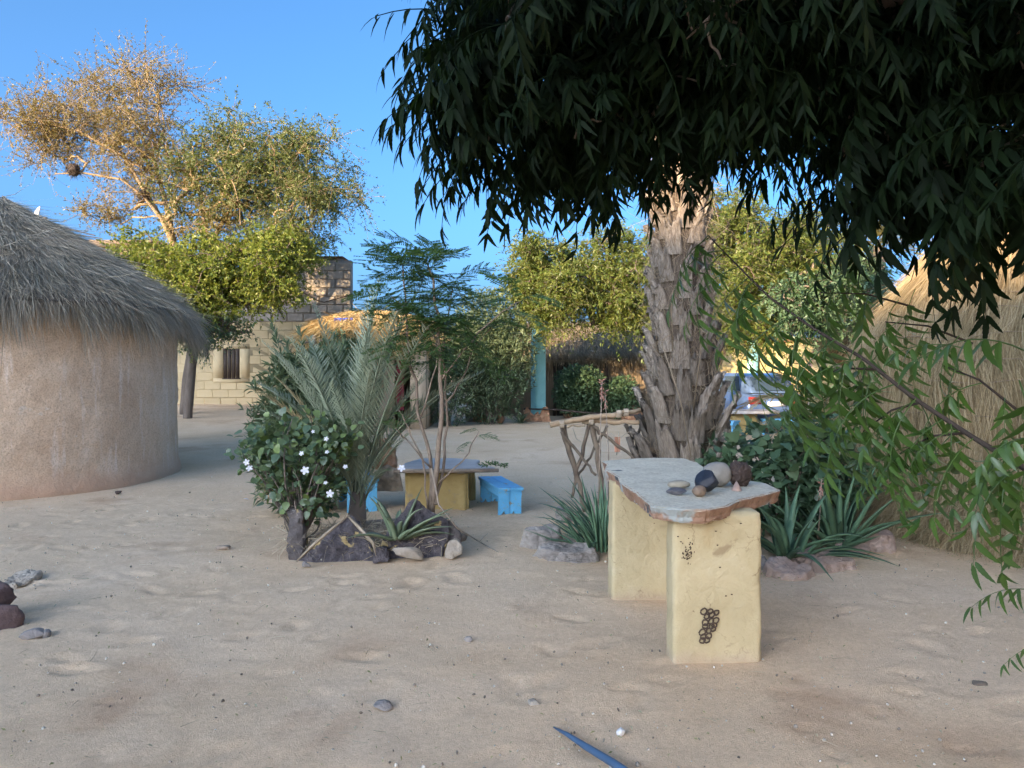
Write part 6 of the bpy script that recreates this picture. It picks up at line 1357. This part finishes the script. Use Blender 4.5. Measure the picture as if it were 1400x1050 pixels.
# the long low bough across the straw dome
bq = np.array([P(1560, 760, 1.75), P(1400, 640, 1.85), P(1330, 598, 1.95), P(1250, 545, 2.05), P(1180, 490, 2.15), P(1110, 448, 2.25), P(1050, 405, 2.35), P(1010, 365, 2.42), P(968, 322, 2.5)]); u = np.linspace(0, 1, 9); uu = np.linspace(0, 1, 40); bq = np.stack([np.interp(uu, u, bq[:, j]) for j in range(3)], 1)
root = np.array([[3.2, 1.25, .95], [2.4, 1.5, 1.02]]); bq = np.concatenate([root, bq]); mb = MB(); tube(mb, bq, np.linspace(.0085, .002, len(bq)), 7); bough = link('bough', mb.mesh('bough', True), M_TWIGD, neem)
def hang(px, py, Y, yaw, pitch, s, v, roll=0.0):
    if px > 1280 and py > 540 and py < 800: s *= .8
    place('leaf', NL_LIT[v], bough, Matrix.Translation(P(px, py, Y)) @ Matrix.Rotation(math.radians(yaw), 4, 'Z') @ Matrix.Rotation(math.radians(pitch), 4, 'Y') @ Matrix.Rotation(math.radians(roll), 4, 'X') @ Matrix.Scale(s, 4))
# yaw 0 points right, 180 left, 270 to the viewer; positive pitch points down
for h in ((1400, 480, 1.9, 185, -12, 1.05, 1), (1390, 520, 1.85, 260, 60, 1.0, 2), (1300, 580, 1.98, 250, 70, 1.0, 3), (1330, 598, 1.95, 200, 40, 1.1, 1), (1375, 625, 1.88, 230, 60, 1.15, 2), (1395, 640, 1.85, 190, 35, 1.1, 5), (1400, 600, 1.8, 210, 10, 1.0, 0), (1290, 572, 2.0, 165, 45, 1.0, 1), (1250, 545, 2.05, 195, 55, 1.0, 2), (1225, 525, 2.08, 170, 30, 1.05, 5), (1200, 505, 2.12, 200, 60, 1.0, 3),
          (1180, 490, 2.15, 185, 20, .95, 0), (1165, 478, 2.17, 210, 65, 1.1, 2), (1140, 465, 2.2, 180, 45, 1.0, 1), (1120, 452, 2.23, 200, 55, 1.1, 5), (1090, 432, 2.28, 170, 30, 1.0, 1), (1080, 425, 2.3, 200, 60, 1.0, 2), (1050, 405, 2.35, 185, 40, 1.0, 0), (1030, 385, 2.38, 200, 50, .95, 3), (1010, 365, 2.42, 175, 30, .9, 1), (990, 345, 2.46, 195, 45, .9, 2), (970, 325, 2.5, 185, 40, .85, 4), (968, 322, 2.5, 150, 55, .8, 0),
          (1260, 550, 2.05, 20, 65, 1.0, 2), (1340, 605, 1.93, 340, 60, 1.0, 3), (1150, 470, 2.2, 10, 60, .9, 1), (1370, 620, 1.9, 30, 55, 1.0, 2), (1215, 470, 2.4, 190, 50, .9, 0), (1235, 440, 2.45, 200, 60, .9, 3), (1250, 395, 2.5, 200, 70, .9, 1), (1392, 640, 1.95, 220, 50, .7, 2), 
          (1330, 480, 2.1, 180, -5, .9, 0), (1110, 500, 2.3, 195, 70, 1.0, 5), (1090, 470, 2.3, 190, 60, 1.0, 3), (1150, 340, 2.9, 180, 20, 1.0, 1), (1200, 350, 2.9, 180, 25, 1.1, 2), (1190, 380, 2.8, 185, 30, 1.1, 5), (1130, 380, 2.9, 185, 35, 1.0, 3)): hang(*h)
rh = random.Random(77)                                        # more leaves all along the bough and its side twigs
for k in range(12):
    i_ = 6 + int((len(bq) - 8) * (k + rh.random()) / 12); p_ = bq[i_]; side = rh.choice((150, 175, 190, 205, 225, 20, 340))
    px_ = 700 + p_[0] / p_[1] * FPX; py_ = HOR - (p_[2] - CAM_H) / p_[1] * FPX
    hang(px_ + rh.uniform(-14, 8), py_ + rh.uniform(-4, 6), p_[1] + rh.uniform(-.08, .15), side, rh.uniform(10, 62), rh.uniform(.85, 1.2), rh.randrange(6))
for (x0, y0, x1, y1, Y) in ((1320, 592, 1230, 620, 2.0), (1200, 505, 1105, 520, 2.2), (1260, 550, 1180, 590, 2.1), (1390, 560, 1290, 500, 2.0), (1330, 470, 1210, 440, 2.3), (1250, 420, 1120, 400, 2.6)):
    q0, q1 = P(x0, y0, Y), P(x1, y1, Y + .1); mb = MB(); tube(mb, [q0, (q0 + q1) / 2 + (0, 0, .02), q1], [.004, .003, .0015], 5); link('side_twig', mb.mesh('side_twig', True), M_TWIGD, bough)
    for k in range(3):
        u_ = (k + .5) / 3; hang(x0 + (x1 - x0) * u_, y0 + (y1 - y0) * u_ - 6, Y + .1 * u_, rh.choice((160, 185, 200, 215, 240)), rh.uniform(15, 65), rh.uniform(.7, .95), rh.randrange(6))
# a twig end hanging low at the right
tw = np.array([(2.9, 1.4, 1.0), P(1480, 800, 1.9), P(1402, 806, 1.95)]); mb = MB(); tube(mb, tw, [.01, .004, .002], 5); link('twig', mb.mesh('twig', True), M_BARK, neem)
hang(1415, 808, 1.95, 180, -2, .62, 1); hang(1425, 880, 1.95, 185, 20, .5, 0)
